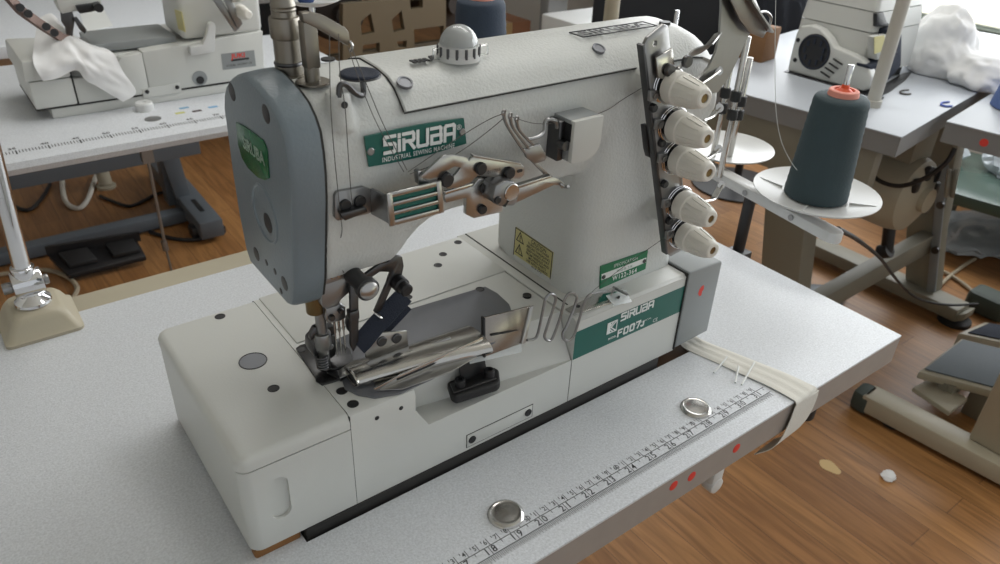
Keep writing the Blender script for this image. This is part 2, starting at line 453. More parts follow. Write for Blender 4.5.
# cotton tape over the front edge, with pins through it
b = B()
path = [(344, 104, 1.2), (343, 92, 1.3), (352, 60, 1.5), (358, 35, 2.0), (366, 5, 2.2), (370, -20, 2.0), (371, -28.5, 0.6), (371, -30.2, -8), (368, -30.6, -25), (362, -30.2, -40), (352, -27, -52), (338, -18, -60)]
path = curve(path, 5); rows = []
for i, p in enumerate(path):
    d = (path[min(i + 1, len(path) - 1)] - path[max(i - 1, 0)]).normalized()
    f = i / (len(path) - 1); hw = 13 + 8 * min(1, f * 1.4) - 5 * max(0, f - .75) * 4
    wd = Vector((1, 0.05, 0.0)) if f < .6 else Vector((1, 0, 0.12))
    rows.append([p + wd * hw * u + Vector((0, 0, 0.5 * math.sin(u * 9 + f * 6) * (f < .6))) for u in (-1, -.8, -.6, -.4, -.2, 0, .2, .4, .6, .8, 1)])
b.sheet(rows, 0.7)
tag(obj('cotton_tape', b, M['tape'], None, 60), 'strip of unbleached cotton tape folded over the table front edge', 'tape')
for (a, c, lb) in (((713.9, 372.8), (727, 357), 'white pin through the cotton tape, the one nearest the machine'), ((735.2, 382.7), (738.5, 366), 'white pin through the cotton tape, the middle of the three'),
                   ((741.6, 384.8), (754.5, 362), 'white pin through the cotton tape, the one nearest the table edge')):
    p, q = at(*a, Z=1.6), at(*c, Z=5.2)
    b = B().cyl(p, q, 1.0, seg=10)
    tag(obj('pin', b, M['white']), lb, 'pin', 'pins through the cotton tape')

# lamp stand with chrome joint
t = thing('lamp_stand', 'chrome lamp pole on a beige screw-down foot at the table rear edge', 'lamp', (-226, 520, 0))
LX = -223
base = [[(x, y, z) for x, y in rrect(LX - hx, LX + hx, 522 - hy, 522 + hy, rr)] for hx, hy, rr, z in
        ((37, 39, 7, 0), (37, 39, 7, 3.5), (33.5, 36, 7, 6), (28, 31, 8, 18), (24, 28, 9, 23.5), (21, 25, 9, 25.5))]
obj('foot', B().loft(base), M['beige'], t)
obj('collar', B().lathe((LX, 522, 25), (0, 0, 1), [(17, 0), (18, 2), (17.4, 5), (12, 10), (10, 13), (10, 18)], 32), M['chrome'], t)
b = B().cyl((LX - 14, 522, 50), (LX + 15, 522, 50), 14, seg=28, bv=2).box(LX - 9, LX + 9, 512, 532, 38, 60, 4)
obj('joint', b, M['chrome'], t)
obj('clamp_screw', B().cyl((LX - 23, 522, 49), (LX - 14, 522, 49), 6, bv=1), M['satin'], t)
obj('clamp_screw', B().cyl((LX + 15, 522, 49), (LX + 20, 522, 49), 5.5, bv=1), M['satin'], t)
obj('pole', B().cyl((LX - .5, 522, 60), (LX + 4, 521, 150), 8.6, seg=24).cyl((LX - .8, 522, 56), (LX, 522, 70), 11.5, bv=1.5).cyl((LX + 4, 521, 150), (LX + 24, 520, 470), 8.6, seg=24), M['chrome'], t)

# ================================================================== MAIN MACHINE
mc = thing('sewing_machine', 'large cream flatbed industrial sewing machine with green nameplate and five ivory tension knobs', 'sewing machine', (100, 190, 8))
BF, BR_, BT = 94, 286, 100        # bed front, rear, top
# --- bed: left block, middle block with the sloped recess, right block
def endpoly(ins, xl=-151.0, xr=-65.5, r=9.0):
    r = max(r - ins * .5, 3); q = rrect(xl + ins, xr + 20, BF + ins, BR_ - ins, r)
    return [(min(x, xr), y) for x, y in q if x < xr - 3] + [(xr, BF + ins), (xr, BR_ - ins)]
def endring(ins, z, **k):
    q = endpoly(ins, **k)
    return [(x, y, z) for x, y in q]
b = B().prism(endring(0, 8), (0, 0, 79), 0)
b.cut(B().prism([(x, BF - 2, z) for x, z in rrect(-132.5, -117.5, 31, 72, 7.4)], (0, 5.0, 0)))
obj('bed_end_block', b, M['smooth'], mc)
b = B()
rings = []
for ins, z in ((0, 88), (0, 94), (1.2, 97.3), (3.4, 99.4), (6, 100)):
    rings.append(endring(ins, z, xl=-151.4, xr=-65.6))
b.loft(rings)
lid_l = obj('bed_end_cover', b, M['smooth'], mc)
b = B().lathe((-98.7, 197.9, 99.8), (0, 0, 1), [(10.4, 0), (10.4, .35), (0, .35)], 36)
obj('cover_disc', b, M['slide'], lid_l, label='round grey plug disc')
obj('disc_rim', B().torus((-98.7, 197.9, 100.1), (0, 0, 1), 10.8, .5, 36, 6), M['black'], lid_l)
for x, y in ((-98.6, 275.1), (-98.6, 156)):
    b = B().lathe((x, y, 99.6), (0, 0, 1), [(4.6, 0), (4.6, .5), (3.7, .7), (3.4, .45), (0, .45)], 22)
    obj('screw', b, M['black'], lid_l)
obj('seam_gasket', B().prism(endring(.9, 86.8), (0, 0, 1.4)), M['groove'], mc)
# middle block
b = B().prism([(-65, y, z) for y, z in ((BF, 8), (BF, 95), (BF + 2, 98.5), (BF + 5, 100), (BR_ - 3, 100), (BR_, 97), (BR_, 8))], (223, 0, 0), 0)
rc = B().loft([[(3, 88, 57.5), (158.5, 88, 57.5), (158.5, 95.5, 57.5), (3, 117, 58.5)], [(-9, 88, 78), (158.5, 88, 78), (158.5, 108, 78), (-9, 118, 78)], [(-9, 88, 115), (158.5, 88, 115), (158.5, 120, 115), (-9, 119, 115)]])
bmesh.ops.triangulate(rc.bm, faces=rc.bm.faces[:])
b.cut(rc)
obj('bed_body', b, M['smooth'], mc)
b = B().box(-60, 170, 200, BR_ - 2, 99, 101.4, 1.0)
obj('bed_plate', b, M['smooth'], mc)
b = B().box(159, 306.5, BF, BR_, 8, 99, 0).prism([(159, BF, 98.5), (159, BF + 3, 101.5), (159, BR_, 101.5), (159, BR_, 98.5)], (147.5, 0, 0), .8)
obj('bed_front_panel', b, M['smooth'], mc)
b = B().prism([(159.4, BF - .25, 57.3), (306.4, BF - .25, 57.3), (306.4, BF - .25, 88.4), (159.4, BF - .25, 88.4)], (0, .6, 0))
band = obj('model_band', b, M['green'], mc, label='green band with model lettering')
# seams between the blocks
obj('bed_seam', B().box(-65.8, -64.8, BF + .5, BR_ - .6, 8, 98.6), M['groove'], mc)
obj('bed_seam', B().box(158.0, 158.9, BF + .4, BF + 20, 8, 57.5), M['groove'], mc)
obj('bed_seam', B().box(168.5, 170.2, 118, BR_ - 1, 100.9, 101.7), M['groove'], mc)
# inspection plate on the front
b = B().prism([(41.4, BF - .6, 12), (114, BF - .6, 12), (114, BF - .6, 25.5), (41.4, BF - .6, 25.5)], (0, .9, 0), .3)
ip = obj('inspection_plate', b, M['smooth'], mc)
obj('plate_outline', B().prism([(40.6, BF - .15, 11.2), (114.8, BF - .15, 11.2), (114.8, BF - .15, 26.3), (40.6, BF - .15, 26.3)], (0, .4, 0)), M['groove'], ip)
for x in (46.5, 109):
    b = B().lathe((x, BF - .4, 18.8), (0, -1, 0), [(3.8, 0), (3.8, .9), (3, 1.2), (2.6, .9), (0, .9)], 20)
    obj('screw', b, M['black'], ip)
for x, z in ((-43.2, 87.8), (-22.1, 87.5)):
    obj('set_screw', B().lathe((x, BF + .3, z), (0, -1, 0), [(1.9, 0), (1.9, .55), (0, .55)], 16), M['black'], mc)
for x, y in ((-56.6, 124), (-56.7, 105.6)):
    b = B().lathe((x, y, 99.8), (0, 0, 1), [(4.5, 0), (4.5, .45), (3.6, .6), (3.2, .35), (0, .35)], 22)
    obj('screw', b, M['black'], mc)
for px, py in ((480, 290), (527, 296), (443, 255), (438, 266), (458, 243), (408, 298)):
    p = at(px, py, Z=100.5)
    obj('screw', B().lathe((p.x, p.y, 100.0), (0, 0, 1), [(4.2, 0), (4.2, 1.6), (3.2, 1.8), (2.8, 1.5), (0, 1.5)], 20), M['black'], mc)
# base: black gasket strip and brown wooden corner pad
obj('oil_pan_rim', B().box(-110, 284, 92.2, 272, -16, 8.2, 1.5), M['gasket'], mc, label='dark oil pan rim')
for y in (98, 276):
    obj('corner_pad', B().prism([(x, yy, 0.1) for x, yy in rrect(-149.5, -113, y - 2.5, y + 8, 2.5)], (0, 0, 8)), M['wood'], mc, label='brown wooden pad under the bed end')
# grey end cover with red mark
b = B().prism([(307, 91.5, 12), (358.5, 91.5, 14), (358.5, 91.5, 100.5), (356, 91.5, 103), (307, 91.5, 105)], (0, 192, 0), 2.2, 3)
ge = obj('end_cover', b, M['cover_grey'], mc, label='grey plastic end cover')
b = B()
for k in range(4):
    p, q = at(672 + k * 9, 251 - k * 2.2, Z=105.2), at(683 + k * 9, 248.8 - k * 2.2, Z=104.4)
    b.bar([p, q], 1.0, .8, (0, 0, 1))
obj('vent', b, M['cover_grey'], ge)
p = at(701, 291, Y=91.4)
obj('red_mark', B().prism([(p.x + x, 91.3, p.z + z) for x, z in ((-4, -2), (-1, -6), (2, -6), (2, -1), (4, 1), (3, 6), (0, 6), (-3, 3))], (0, .3, 0)), M['red'], ge, label='red paint mark')
obj('cover_seam', B().box(305.9, 307.4, 92.5, 200, 10, 103), M['groove'], mc)
# --- arm and column, one casting
TOPP = [(117.5, 270), (117.2, 283), (118, 297), (120.5, 308), (126, 318.5), (133, 325.5), (143, 330.5), (157, 333), (180, 334), (196, 330), (208, 322), (217, 312), (222.5, 298), (224, 283), (224, 268)]
def arm_ring(X, zb, s=1.0, off=0.0):
    pts = []
    for y, z in TOPP:
        pts.append((y, 250 + (z - 250) * s))
    lo = [(222, zb + 42), (219, zb + 22), (213, zb + 8), (203, zb), (137.5, zb), (130, zb + 5), (125, zb + 16), (120.5, zb + 34)]
    return [(X, y, min(z, 262) if i < 0 else z) for i, (y, z) in enumerate(pts + lo)]
b = B()
secs = [(-59, 193), (-30, 193), (-5, 193), (3, 199), (9, 206), (19, 214), (30, 219.5), (48, 222), (75, 222), (150, 222), (230, 222), (292, 222)]
rings = [arm_ring(x, z) for x, z in secs] + [arm_ring(x, 222, s) for x, s in ((304, .97), (316, .9), (325, .79), (331, .6), (334, .4))]
b.loft(rings)
colr = []
for z, g in ((97, 5), (101, 3.5), (108, 1.2), (118, 0), (200, 0), (260, 0), (290, 6)):
    colr.append([(x, y, z) for x, y in rrect(181 - g * .5, 316 + g, 118 - g * .3, 240 + g, 22)])
b.loft(colr)
b.box(181, 300, 200, 247, 100, 290, 6)
b.prism([(x, 170, z) for x, z in ((150, 226), (172, 222), (181, 205), (186, 205), (186, 240), (150, 240))], (0, 50, 0))
# lug on the front shoulder and bosses behind the tension plate
p = at(345, 108, Y=117)
b.cyl((p.x, 126, p.z - 16), (p.x, 126, p.z + 9), 9.5, 8)
for z, x in ((304, 229), (176, 272)):
    b.cyl((x, 95, z), (x, 128, z), 11.5)
b.fuse(2.2, 4)
arm = obj('arm', b, M['paint'], mc, 60)
# top cover along the arm
b = B()
def shell(X, s, off, zmin=312):
    o, i = [], []
    P = [(120.6, 312.5)] + [q for q in TOPP if q[1] > 313] + [(216.5, 312.5)]
    for y, z in P:
        n = Vector((y - 170, (z - 285) * 1.5)).normalized()
        o.append((X, y + n.x * off, 250 + (z - 250) * s + n.y * off)); i.append((X, y - n.x * 2, 250 + (z - 250) * s - n.y * 2))
    return o + i[::-1]
b.loft([shell(x, s, o) for x, s, o in ((4, 1, .7), (5, 1, 1.5), (60, 1, 1.6), (150, 1, 1.6), (240, 1, 1.6), (292, 1, 1.5), (304, .97, 1.5), (316, .9, 1.4), (322, .84, 1.2))])
tc = obj('top_cover', b, M['paint'], mc, 30)
b = B().tube([(3.3, q[1], q[2]) for q in shell(4, 1, .5)[:9]], .5, 6, 1).tube([(x, 119.6, z) for x, z in ((3.3, 312.3), (120, 312.3), (292, 312.3), (304, 310.4))], .55, 6, 1)
obj('cover_seam', b, M['groove'], tc)
for px, py in ((405, 82), (599, 48)):
    p = at(px, py, Z=329.4)
    n = Vector((0, -.42, .9))
    obj('cover_screw', B().lathe(p + n * .2, n, [(5.6, -2), (5.6, .2), (4.6, .3), (4, -.4), (0, -.4)], 22), M['slide'], tc)
p = at(665, 22, Z=336)
obj('cover_plug', B().lathe((p.x, p.y, 334), (0, 0, 1), [(5, 0), (5, 2.4), (0, 2.4)], 20), M['black'], tc)
# oil sight dome
DX, DY, DZ = 67, 150, 334
b = B().lathe((DX, DY, DZ), (0, 0, 1), [(15.5, -1), (15.5, 3), (14.8, 3.6), (14.8, 9), (13.5, 9.6), (12, 9.6)], 36)
dome = obj('oil_gauge', b, M['plastic_white'], mc, label='clear domed oil sight window')
b = B()
for k in range(14):
    a = 2 * PI * k / 14
    b.cyl((DX + 15 * math.cos(a), DY + 15 * math.sin(a), DZ + 2), (DX + 15 * math.cos(a), DY + 15 * math.sin(a), DZ + 9), 1.1, seg=8)
obj('gauge_ribs', b, M['dsteel'], dome)
obj('gauge_bowl', B().ball((DX, DY, DZ + 8), 12.2, (1, 1, 1.05), 28, True), M['plastic_white'], dome)
obj('gauge_glass', B().lathe((DX, DY, DZ + 8), (0, 0, 1), [(14.2 * math.cos(a * PI / 20), 15.2 * math.sin(a * PI / 20)) for a in range(0, 10)] + [(.01, 15.2)], 32, False), M['clear'], dome)
obj('gauge_clip', B().tube([(DX + 14, DY - 5, DZ + 8), (DX + 22, DY - 5, DZ + 8), (DX + 22, DY - 5, DZ + 1), (DX + 15, DY - 5, DZ + 1)], .8, 6, 1)
    , M['clear'], dome)
obj('gauge_clip', B().tube([(DX - 14, DY + 1, DZ + 8), (DX - 21, DY + 1, DZ + 8), (DX - 21, DY + 1, DZ + 1), (DX - 15, DY + 1, DZ + 1)], .8, 6, 1), M['clear'], dome)
# printed marks on the top cover
b = B()
zt = 336.3
for k in range(4):
    p = at(413 + k * 4.4, 61 - k * .6, Z=zt)
    b.box(p.x - 1.2, p.x + 1.2, p.y - 3.4, p.y + 3.4, zt - .8, zt + .1)
p, q, r_ = at(428, 56, Z=zt), at(432, 60.5, Z=zt), at(434, 55, Z=zt)
b.prism([(v.x, v.y, zt - .8) for v in (p, q, r_)], (0, 0, .9))
obj('oil_level_mark', b, M['ink'], tc)
b = B()
p0, p1 = at(581, 36, Z=zt), at(645, 22, Z=zt)
yc = (p0.y + p1.y) / 2; xa, xb = p0.x, p1.x
b.text('SIRUBA', ((xa + xb) / 2, yc, zt - .4), (1, 0, 0), (0, 1, 0), 17, .5, bold=.03, sx=(xb - xa) / 62)
for y in (yc - 8.5, yc + 8.5): b.box(xa, xb, y - .5, y + .5, zt - .6, zt + .1)
for x in (xa, xb): b.box(x - .5, x + .5, yc - 8.5, yc + 8.5, zt - .6, zt + .1)
obj('top_lettering', b, M['ink'], tc)

# --- grey face plate at the left end
FP = [(251, 262), (247, 250), (240, 215), (233, 172), (227.5, 130), (224.5, 108), (224.6, 95), (226.5, 86), (231, 79.5), (236, 76), (242, 75), (249, 80), (255, 86), (265, 97.5), (273.5, 110), (280, 124), (285, 139), (288.5, 160), (291, 182), (292.5, 205), (293.5, 244), (294.5, 285), (293.5, 302), (291, 305), (288, 304)]
LO = [at(x, y, X=-82) for x, y in FP]
cy = sum(v.y for v in LO) / len(LO); cz = sum(v.z for v in LO) / len(LO)
def off(v, d, X):
    n = Vector((0, v.y - cy, (v.z - cz))).normalized()
    return (X, v.y + n.y * d, v.z + n.z * d)
b = B().loft([[off(v, d, X) for v in LO] for d, X in ((-2.2, -82.6), (-.8, -82.2), (.6, -80.6), (1.3, -78), (2.2, -68), (2.2, -60.5))])
fp = obj('face_plate', b, M['plate_grey'], mc, 32, label='blue grey face plate')
obj('face_plate_seam', B().loft([[off(v, 1.2, X) for v in LO] for X in (-61, -58.4)]), M['groove'], mc)
def hole_shade_disc(px, py, r, m=M['black']):
    p = at(px, py, X=-82.6)
    return B().lathe((-81.5, p.y, p.z), (-1, 0, 0), [(r, 0), (r, 1.2), (r * .85, 1.32), (0, 1.25)], 24)  # flat black disc, painted as the dark inside of a recessed hole
for px, py, r in ((232, 92, 6.2), (266, 114, 6.2), (268, 223, 7.4), (256.5, 254, 5.6), (284.5, 283.5, 5.6)):
    obj('screw', hole_shade_disc(px, py, r), M['black'], fp)
for px, py in ((266.5, 262.6), (275, 271.5), (281, 291)):
    obj('small_screw', hole_shade_disc(px, py, 2.6), M['black'], fp)
EM = [(237, 122), (245, 126), (256, 134), (264, 140), (268, 149), (270, 178), (266, 180), (259, 177.5), (249, 168), (243, 158), (239, 144)]
L2 = [at(x, y, X=-82.7) for x, y in EM]
emb = obj('emblem', B().prism(L2, (-.9, 0, 0), .3), M['fgreen'], fp, label='green shield emblem')
b = B()
# block letters, readable from the left end
p = at(253.5, 151, X=-83.7)
b.text('SiRUBA', p, (0, -1, 0), (0, -.02, 1), 12.5, .3, bold=.03, sx=.95)
obj('emblem_lettering', b, mat('dull_silver_print', (150, 172, 156), .4), emb)
p = at(266, 219, X=-82.4)
obj('boss_ring', B().torus((-82.3, p.y, p.z + 4), (1, 0, 0), 21, 1.3, 40, 8), M['plate_grey'], fp)

# ------------------------------------------------------------------ fittings on the arm
FRONT = Vector((0, -1, 0))
def screw(name, x, y, z, r, parent, m=None, ax=(0, -1, 0), h=2.4, slot=True):
    ax = Vector(ax).normalized()
    b = B().lathe((x, y, z), ax, [(r, 0), (r, h * .7), (r * .82, h), (0, h)], 22)
    o = obj(name, b, m or M['black'], parent)
    return o
# nameplate
def nameplate():
    TL, BL, TR, BRt = at(364.5, 137, Y=115.6), at(369, 167, Y=115.6), at(464, 118.5, Y=115.6), at(466.5, 143.5, Y=115.6)
    def q(u, v):
        bulge = Vector((0, -.6 * math.sin(PI * u), 1.4 * math.sin(PI * u) * (1 if v < .5 else -1) * abs(v - .5) * 2))
        return (TL * (1 - u) + TR * u) * (1 - v) + (BL * (1 - u) + BRt * u) * v + bulge
    ring = [q(k / 16, 0) for k in range(17)] + [q(1 - k / 16, 1) for k in range(17)]
    plate = obj('nameplate', B().prism([(v.x, v.y, v.z) for v in ring], (0, 1.6, 0)), M['green'], mc, label='green nameplate with white lettering')
    ux = (TR - TL).normalized(); uz = Vector((0, 0, 1)); uz = (uz - ux * uz.dot(ux)).normalized()
    n = Vector((0, -1, 0))
    org = q(.16, .63); H = 13.0
    # pen-drawn letters with rounded-square shapes: S i R U B A
    L = [[[(.78, 1), (0.08, 1), (0, .92), (0, .56), (.7, .5), (.78, .42), (.78, .06), (.7, 0), (0, 0)]],
         [[(0, 0), (0, .62)], [(0, .9), (0, 1.0)]],
         [[(0, 0), (0, .62)], [(0, 1), (.72, 1), (.8, .9), (.8, .6), (.72, .5), (.1, .5)], [(.42, .48), (.82, 0)]],
         [[(0, 1), (0, .08), (.08, 0), (.72, 0), (.8, .08), (.8, 1)]],
         [[(0, 1), (.7, 1), (.78, .92), (.78, .58), (.7, .52), (0, .52)], [(.7, .52), (.8, .44), (.8, .08), (.72, 0), (0, 0), (0, .52)]],
         [[(0, 0), (0, .9), (.1, 1), (.7, 1), (.8, .9), (.8, 0)], [(0, .42), (.8, .42)]]]
    x = 0; b = B()
    for i, ch in enumerate(L):
        b.strokes([[((p[0] + x) * .9, p[1]) for p in ln] for ln in ch], org + n * .6, ux, uz, 2.3, H * .82, .4, n)
        x += (.36 if i == 1 else 1.14)
    obj('logo_lettering', b, M['white'], plate)
    obj('caption_lettering', B().text('INDUSTRIAL SEWING MACHINE', q(.49, .84) + n * .9, ux, uz, 4.7, .2, bold=.01, sx=.78, space=1.12).text('\u00ae', q(.93, .3) + n * .6, ux, uz, 5.5, .2), M['white'], plate)
    for u, v in ((.035, .5), (.965, .5)):
        p = q(u, v); screw('rivet', p.x, p.y, p.z, 2.6, plate, M['satin'], h=1.0)
nameplate()

# screw plate with a side flange carrying the slotted thread plate
b = B().pxy([(335, 196), (337, 192), (364, 187), (372, 190), (372.5, 212), (368, 214), (338, 221), (335, 218)], 114.5, 3.5, .4)
p1, p2, p3, p4 = at(370, 188.5, Y=115), at(388, 197, Y=95), at(389, 224, Y=95), at(371, 214, Y=115)
b.prism([p1, p2, p3, p4], (2.2, 0, 0), .3)
tp = obj('thread_plate_bracket', b, M['satin'], mc)
for px, py in ((344.5, 205), (359.5, 201)):
    p = at(px, py, Y=114.5); screw('screw', p.x, p.y, p.z, 4.2, tp)
obj('thread_guide_block', B().pxy([(341, 214), (366, 207), (368, 212), (345, 221)], 108, 6, .5), M['dsteel'], tp)
G = [at(x, y, Y=94) for x, y in ((386.5, 194), (441.5, 180.5), (444.5, 212.5), (390, 227))]
def gq(u, v):
    return (G[0] * (1 - u) + G[1] * u) * (1 - v) + (G[3] * (1 - u) + G[2] * u) * v
b = B()
def gbar(u0, u1, v0, v1, dy=0.0):
    b.prism([gq(u0, v0), gq(u1, v0), gq(u1, v1), gq(u0, v1)], (0, 2.0 + dy, 0), .5)
for v0, v1 in ((0, .15), (.30, .42), (.57, .69), (.84, 1)):
    gbar(0, 1, v0, v1)
for u0, u1 in ((.004, .10), (.9, .996)):
    b.prism([gq(u0, .004) + Vector((0, -.25, 0)), gq(u1, .004) + Vector((0, -.25, 0)), gq(u1, .996) + Vector((0, -.25, 0)), gq(u0, .996) + Vector((0, -.25, 0))], (0, 2.1, 0), .5)
sg = obj('slotted_thread_plate', b, M['bronze'], mc, label='slotted steel plate with green stripes')
obj('backing', B().prism([gq(.06, .08) + Vector((0, 1.9, 0)), gq(.94, .08) + Vector((0, 1.9, 0)), gq(.94, .92) + Vector((0, 1.9, 0)), gq(.06, .92) + Vector((0, 1.9, 0))], (0, .8, 0)), M['green'], sg)
# take-up lever group
b = B().pxy([(420, 177.5), (443.5, 155.5), (453, 154.5), (467, 157), (469, 161), (474.5, 155.2), (497, 158.5), (520, 163), (524.5, 167), (524.5, 175), (520, 179), (498, 178), (478, 176), (470, 183), (458, 188), (448, 189), (444, 184), (452, 179), (461, 168), (455, 166.5), (447, 171), (440, 178), (430, 179)], 96, 2.6, .5)
b.pxy([(473, 155), (521, 163), (521.5, 165.2), (474, 157.5)], 93, 4, .3)
tl = obj('take_up_bracket', b, M['bronze'], mc)
for px, py in ((480, 168), (508.5, 172.5)):
    p = at(px, py, Y=96); screw('screw', p.x, p.y, p.z, 4.6, tl, h=3.2)
p = at(520, 171, Y=95.6)
obj('slot_hole', B().prism([(p.x + x, 95.7, p.z + z) for x, z in rrect(-2.6, 2.6, -1.2, 1.2, 1.1, 3)], (0, .4, 0)), M['black'], tl)
p = at(494, 171, Y=95.8)
b = B().text('B1170-F', (p.x, 95.7, p.z), (1, 0, -.05), (0, 0, 1), 3.6, .2)
obj('stamp', b, M['dsteel'], tl)
b = B().pxy([(418, 172), (422, 171), (424, 180), (434, 183), (446, 180), (447, 184), (430, 189), (419, 185)], 99, 6, .6)
obj('thread_eyelet', b, M['satin'], tl)
p = at(447, 180, Y=95)
obj('pivot_screw', B().lathe((p.x, 99, p.z), (0, -1, 0), [(5.2, 0), (5.2, 5), (4.2, 6), (0, 6)], 24), M['black'], tl)
b = B().pxy([(444.5, 195), (472, 187), (479, 179), (484, 179), (490, 190), (503, 197), (503, 212), (474, 218.5), (466, 214.5), (466.5, 198), (446, 203)], 101, 4, .6)
tb = obj('take_up_base', b, M['bronze'], mc)
obj('lever_edge', B().pxy([(445, 191.5), (473, 183.5), (474, 186), (446, 194.5)], 97, 5, .3), M['steel'], tb)
for px, py, r in ((483.5, 187.5, 4), (492, 186.5, 4.6), (481.5, 209, 3.6)):
    p = at(px, py, Y=101); screw('screw', p.x, p.y, p.z, r, tb, h=3)
b = B().pxy([(493, 198), (496, 186), (507, 180.5), (515, 181.5), (519.5, 187), (519, 199), (515, 206.5), (501, 207), (495, 204)], 86, 16, 2.2)
ck = obj('shaft_clamp', b, M['satin'], mc)
p = at(511.5, 192, Y=86)
obj('shaft_end', B().lathe((p.x, 86.4, p.z), (0, -1, 0), [(6.6, 0), (6.6, 1.2), (6, 1.6), (0, 1.2)], 26), M['steel'], ck)
p = at(497.5, 200, Y=86); screw('screw', p.x, p.y, p.z, 2.9, ck, h=1.2)
obj('clamp_slit', B().pxy([(508.5, 199.5), (510, 199.5), (505.5, 207), (504, 207)], 85.7, 3), M['groove'], ck)
obj('shaft', B().cyl((p.x + 9, 101, p.z + 8), (p.x + 9, 118, p.z + 8), 6.5), M['dsteel'], ck)
b = B().pxy([(514, 189), (540, 180.5), (550, 176), (558, 178.5), (564.5, 184), (565.5, 187.5), (562, 188.8), (560, 185.5), (554.5, 185), (516, 203)], 99, 2, .4)
b.pxy([(514, 187), (551, 175.2), (552, 177.4), (515, 190)], 95, 4.5, .3)
p, q = at(560, 184, Y=99), at(565, 185, Y=94)
b.tube([p, (p.x + 3, 96, p.z - 2), (p.x + 3.5, 93, p.z - .5)], 1.4, 8, 4)
obj('take_up_lever', b, M['bronze'], mc)
# three-pronged thread guide
b = B()
for k in range(3):
    top = at(503.5 + k * 6.6, 112.5 + k * 3.2, Y=93 + k * .5); mid = at(507 + k * 6, 126 + k * 2, Y=96); low = at(524 + k * 4.5, 152 - k * 3.5, Y=101)
    b.bar(curve([top, mid, low], 4), 2.4, 1.2, (0, -1, 0))
    b.torus(top + Vector((0, -.2, 0)), (.3, -1, 0), 1.9, .7, 14, 6)
b.pxy([(524, 150), (540, 144), (547, 157), (545, 161), (535, 164), (527, 158)], 101, 3, .5)
b.pxy([(528, 158), (532, 157), (553, 178), (549, 179.5)], 102, 2, .3)
b.tube([at(528, 139.5, Y=100), at(538, 137, Y=100), at(544, 131, Y=102), at(545, 122, Y=104), at(549, 119.5, Y=104), at(556, 121.5, Y=104), at(557, 128, Y=104)], 1.5, 8, 5)
obj('thread_fork', b, M['satin'], mc)
# tension release cover
p0, p1 = at(575, 122, Y=94), at(604.5, 115, Y=94); z1 = p0.z; z0 = at(575, 164, Y=94).z
b = B().prism([(x, 94, z) for x, z in [(p0.x, z1), (p0.x, z0 + 1), (p0.x + 3, z0)] + [(p1.x - 14 + 14 * math.sin(a * PI / 12), z0 + 16 - 16 * math.cos(a * PI / 12)) for a in range(0, 7)] + [(p1.x, z1)]], (0, 5, 0), 1.2)
b2 = B().prism([(x, 98.6, z) for x, z in [(p0.x, z1), (p0.x, z0 + 1), (p1.x - 6, z0 + 3), (p1.x - .6, z0 + 14), (p1.x - .6, z1)]], (0, 21, 0), .8)
cv = obj('release_cover', b, M['smooth'], mc, label='pale grey box cover')
obj('cover_body', b2, M['cover_grey'], cv)
b = B().box(p0.x - .5, p0.x + .6, 97, 108, z1 - 17, z1 - 3)
obj('slot', b, M['black'], cv)
b = B().box(p0.x - 6, p0.x - .3, 104, 118, z1 - 34, z1 - 2, .8).cyl((p0.x - 3, 106, z1 - 20), (p0.x - 3, 98, z1 - 20), 4)
obj('release_bracket', b, M['dsteel'], mc)

# --- tension plate with the five knobs
PL = [(196.5, 341), (199, 345.5), (215, 354), (220.5, 352), (296, 142), (293.5, 136.5), (273, 133.5), (267.5, 138)]
b = B().prism([(x, 91.5, z) for x, z in PL], (0, 3.2, 0), .8)
b.cut(B().cyl((208, 88, 340), (208, 99, 340), 2.6).cyl((284, 88, 143), (284, 99, 143), 2.6))
tpl = obj('tension_plate', b, M['satin'], mc, label='steel tension bracket')
obj('plate_rim', B().prism([(194.5, 91.3, 340), (197, 91.3, 341), (268.5, 91.3, 137.5), (266, 91.3, 137.5)], (0, 7, 0), .6), M['dsteel'], tpl)
KN = [(229, 305.5), (241.8, 270.8), (252.8, 239.2), (268, 192.8), (280.2, 158)]
prof = [(11.8, 6), (13.2, 7), (13.6, 9), (13.4, 17.5), (12.9, 18.3), (12.5, 18.6), (12.2, 20.4), (11.2, 28), (9.8, 35), (8.6, 40), (7.6, 42.6), (6.4, 43.4), (3.8, 43.4), (3.5, 42)]
